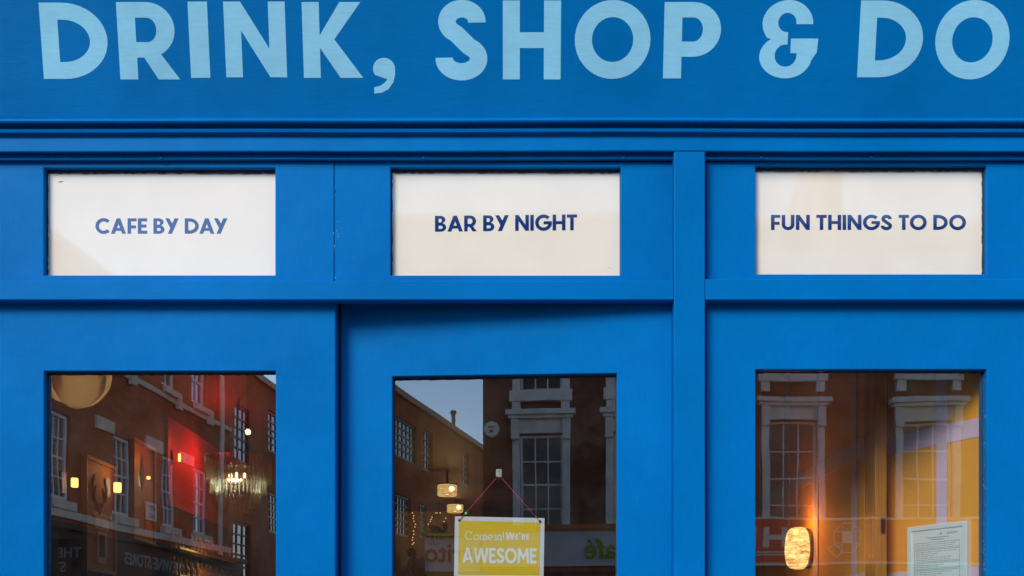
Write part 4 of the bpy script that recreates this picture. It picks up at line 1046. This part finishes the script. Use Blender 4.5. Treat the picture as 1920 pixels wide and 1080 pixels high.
# the wine shop's row, side-on to the left (red brick), and the brown brick works beyond it
def oblique(name, label, d0, xw0, d1, xw1, H, holes, brickm):
    a = Vector((xw0, 3.05 - d0, 0)); b_ = Vector((xw1, 3.05 - d1, 0)); u = (b_ - a); L = u.length
    # wall faces +x: local x must run so that local -y points to +x -> run from near to far is direction -y; local -y = +x when local x = -(world y)... rotation -90 deg-ish
    rz = math.atan2(u.y, u.x) + math.pi; o = tag(empty(name, b_, rz), label, 'building')
    return o, L, a, b_
def pane_line(px, py, a, b_, L):                 # left pane pixel -> local (x from far end, z)
    u = (b_ - a).normalized(); sl_ = (px - 960) / F
    # point a + u*s with x = sl_*d, d = 3.05 - y
    s_ = (sl_ * (3.05 - a.y) - a.x) / (u.x + sl_ * u.y); p = a + u * s_; return L - s_, CAMZ + (HZ - py) / F * (3.05 - p.y)
Lb, LL, la_, lb_ = oblique('wine_shop_building', 'red brick building with buff stone bands above a black wine shop fascia across the street', 15.5, -7.434, 25.6, -6.46, 0, [], M_brickr)
pl = lambda px, py: pane_line(px, py, la_, lb_, LL)
HL = 7.75; holes = []
low = [(92, 130, 800, 940), (212, 246, 826, 965), (303, 327, 872, 985), (362, 389, 885, 990)]
upw = [(302, 330, 640, 745), (361, 387, 668, 772)]
def hole(q, zb, zt): xa, _ = pl(q[1], 0); xb, _ = pl(q[0], 0); return (xa, xb, zb, zt)
lz0, lz1 = 3.74, 5.12
uz0, uz1 = 5.95, 7.3
_, uz0 = pl(375, 772)
lows = [hole(q, lz0, lz1) for q in low]; ups = [hole(q, uz0 + .15, HL - .25) for q in upw]
xw = ups[1][1] - ups[1][0]
for q in ((205, 240), (110, 150)): ups.append(hole(q, uz0 + .15, HL - .25))
holed_wall(0, LL, 0, HL, lows + ups, 0, .3).build('front_wall', M_brickr, Lb)
mb = MB(); mb.box(0, .3, .301, 7, 0, HL); mb.box(LL - .3, LL, .301, 7, 0, HL); mb.box(.301, LL - .301, 6.7, 7, 0, HL); mb.build('side_wall', M_brickr, Lb)
MB().box(.301, LL - .301, .31, 6.69, HL - .5, HL - .3).build('roof', M_slate, Lb); MB().box(-.02, LL + .05, -.1, .36, HL + .001, HL + .14).build('coping', M_stone2, Lb)
MB().box(.32, LL - .32, 1.5, 1.6, 0.05, HL - .6).build('inner_wall', M_darkwall, Lb)
for h in lows: sash_window(Lb, *h, .05, 3, 4, M_sash, bt=.025, gl=M_skyglass)
for h in ups: sash_window(Lb, *h, .05, 2, 2, M_sash, bt=.03, gl=M_skyglass)
mb = MB(); mb.box(.02, LL - .02, -.05, -.001, uz0 - .12, uz0 - .02)
for h in ups: mb.box(h[0] - .05, h[1] + .05, -.14, -.052, uz0 - .02, uz0 + .1); mb.box(h[0] - .12, h[0] + .1, -.12, -.052, uz0 - .22, uz0 - .021)
mb.build('string_course', M_stone2, Lb)
mb = MB()
for h in lows: mb.box(h[1] + .02, h[1] + .75, -.04, -.001, lz1 - .02, lz1 + .2); mb.box(h[0] - .1, h[1] + .1, -.1, -.001, lz0 - .16, lz0 - .01)
mb.box(.02, LL - .02, -.07, -.001, lz0 - .3, lz0 - .165); mb.build('stone_band', M_stone2, Lb)
fw0, fw1 = 2.55, 3.2
FL = MB().box(.05, LL - .05, -.3, -.002, fw0, fw1).build('shop_fascia', M_blackfascia, Lb); MB().box(.02, LL - .02, -.42, -.002, fw1 + .002, fw1 + .1).build('fascia_cornice', M_black, Lb); MB().box(.3, LL - .3, -.06, -.002, .1, fw0 - .02).build('shop_glass', M_dglass, Lb)
xt, zt9 = pl(263, 1056); typed('THE WINE STORES', .30, 'lettering', M_greyletter, FL, Matrix.Translation((xt, -.305, zt9 - .12)) @ Matrix.Rotation(R(90), 4, 'X') @ Matrix.Diagonal((1.05, 1, 1, 1)), .006, .004)
dpj = 17.2; ps = seen_in_pane(157, 1046, dpj)
pj = tag(empty('projecting_sign', (ps.x, ps.y, ps.z)), 'black projecting wine shop sign with grey capitals on the red brick building', 'sign')
pj.rotation_euler = (0, 0, math.pi)
MB().box(-.06, 1.05, .001, .05, -.55, .28).build('board', M_blackfascia, pj)
for tx, zz_, x_ in (('THE WINE', 0.0, 0.03), ('STORES', -.21, .27)):
    o = typed(tx, .215, 'lettering', M_greyletter, pj, Matrix.Rotation(R(90), 4, 'X'), .003, .004)
    mnx = min(v.co.x for v in o.data.vertices); o.data.transform(Matrix.Translation((x_ - mnx, -.001, zz_)))
MB().tube([(1.0, .03, .2), (1.0, .03, .32)], .02, 6).build('bracket', M_black, pj)
fsx, fsz = pl(277, 958)
fsg = tag(empty('sale_board', (0, 0, 0)), 'white FOR SALE board fixed between windows of the red brick building', 'sign')
fsg.parent = None
Mw = Matrix.Translation(Lb.location) @ Lb.rotation_euler.to_matrix().to_4x4()
fsg.location = Mw @ Vector((fsx, -.05, fsz)); fsg.rotation_euler = Lb.rotation_euler
MB().box(-.22, .22, -.03, 0, -.16, .16).build('board', M_sash, fsg); typed('VERY', .13, 'lettering', M_ink, fsg, Matrix.Translation((0, -.034, .02)) @ Matrix.Rotation(R(90), 4, 'X'), .002); typed('SALE', .13, 'lettering', M_redletter, fsg, Matrix.Translation((0, -.034, -.12)) @ Matrix.Rotation(R(90), 4, 'X'), .002)
# brown brick works with steel windows
d0m, d1m = 25.65, 38.0
ma = Vector((-7.0, 3.05 - d0m, 0))
pe = seen_in_door(905, 848, dist=d1m)
mb_end = Vector((pe.x, pe.y, 0)); mstart = seen_in_door(738, 735, dist=29.0)
u = (mb_end - Vector((mstart.x, mstart.y, 0))).normalized(); ma = Vector((mstart.x, mstart.y, 0)) - u * 3.6
LM = (mb_end - ma).length + 1.5; mend = ma + u * LM
HM = mstart.z
Mb = tag(empty('brick_works', mend, math.atan2(u.y, u.x) + math.pi), 'long brown brick works with steel grid windows and pale roof edge across the street', 'building')
def dm(px, py):                                  # door pixel -> local on the works' wall
    r0 = seen_in_door(px, py, dist=20); r1 = seen_in_door(px, py, dist=40); dv = r1 - r0
    # intersect with line ma + u s
    den = dv.x * u.y - dv.y * u.x; t = ((ma.x - r0.x) * u.y - (ma.y - r0.y) * u.x) / den; p = r0 + dv * t
    return LM - (p - ma).dot(u), p.z
mh = []
for pa, pb, pt, pq in ((741, 782, 790, 865), (793, 812, 808, 885), (867, 880, 848, 912), (741, 771, 930, 1006), (786, 801, 945, 1010)):
    xa, _ = dm(pb, 0); xb, _ = dm(pa, 0); xm, zt_m = dm((pa + pb) / 2, pt); _, zb_m = dm((pa + pb) / 2, pq); mh.append((xa, xb, zb_m, zt_m))
for pa, pb in ((438, 470), (494, 518)):           # the bays seen in the left pane
    xa, _ = pane_line(pb, 0, ma, mend, LM); xb, _ = pane_line(pa, 0, ma, mend, LM); _, z1 = pane_line(pa, 752, ma, mend, LM); _, z0 = pane_line(pa, 862, ma, mend, LM)
    if xb > max(h[1] for h in mh) + .1 or True:
        if all(xb < h[0] - .05 or xa > h[1] + .05 or z1 < h[2] or z0 > h[3] for h in mh): mh.append((xa, xb, z0, z1)); mh.append((xa, xb, 2.9, 4.3)) if all(xb < h[0] - .05 or xa > h[1] + .05 or 4.3 < h[2] for h in mh[:-1]) else None
mh = [h for h in mh if h[0] > .1 and h[1] < LM - .1]
holed_wall(0, LM, 0, HM, mh, 0, .3).build('front_wall', M_bricko, Mb)
mb = MB(); mb.box(0, .3, .301, 5, 0, HM); mb.box(LM - .3, LM, .301, 5, 0, HM); mb.box(.301, LM - .301, 4.7, 5, 0, HM); mb.build('side_wall', M_bricko, Mb)
MB().box(.301, LM - .301, .31, 4.69, HM - .4, HM - .2).build('roof', M_slate, Mb); MB().box(-.02, LM + .02, -.08, .36, HM + .001, HM + .16).build('coping', M_stone2, Mb); MB().box(.32, LM - .32, 1.2, 1.3, .05, HM - .5).build('inner_wall', M_darkwall, Mb)
for i, h in enumerate(mh): sash_window(Mb, *h, .04, 5 if i in (0, 3) else 3, 5, M_black if i < 5 else M_redframe, bt=.035, gl=M_skyglass)
dp, _ = pane_line(432, 0, ma, mend, LM)
MB().tube([(LM - .12, -.1, .1), (LM - .12, -.1, HM)], .06, 8).build('downpipe', M_stone2, Mb)
pf = seen_in_door(878.5, 812, dist=37); xf, zf = dm(878, 800)
fl = tag(empty('roof_flue', (0, 0, 0)), 'thin metal flue on the roof edge of the brown brick works', 'flue')
Mw = Matrix.Translation(Mb.location) @ Mb.rotation_euler.to_matrix().to_4x4(); fl.location = Mw @ Vector((xf, .5, HM - .2))
MB().tube([(0, 0, 0), (0, 0, 1.1)], .07, 10).build('pipe', M_grey, fl); MB().lathe([(.1, 1.1), (.12, 1.14), (.09, 1.2)], 12).build('cowl', M_grey, fl)
# low white burrito shop unit on the corner beside house A
q0 = seen_in_door(800, 1000, y=YB); q1 = seen_in_door(903, 1000, y=YB)
bz0 = seen_in_door(850, 1072, y=YB).z; bz1 = seen_in_door(850, 1008, y=YB).z
kx = tag(empty('corner_kiosk', (q1.x - .01, YB - .02, 0)), 'low flat-roofed corner takeaway with a white burrito fascia beside the dark brick house', 'kiosk'); kx.rotation_euler = (0, 0, math.pi)
KW = q1.x - q0.x
MB().box(0, KW, 0, 3, 0, bz0 - .02).build('walls', M_brickr, kx); KF = MB().box(-.0, KW + .02, -.15, 3.1, bz0, bz1).build('shop_fascia', M_sash, kx); MB().box(-.0, KW + .08, -.3, 3.1, bz1 + .002, bz1 + .12).build('roof_edge', M_greenletter, kx)
p = seen_in_door(868, 1040, y=YB); typed('burrito', .62, 'lettering', M_redletter, KF, Matrix.Translation((q1.x - p.x, -.16, p.z - .18)) @ Matrix.Rotation(R(90), 4, 'X'), .006, .008)
MB().box(KW * .3, KW * .8, -.02, -.001, .9, bz0 - .2).build('hatch', M_dglass, kx)
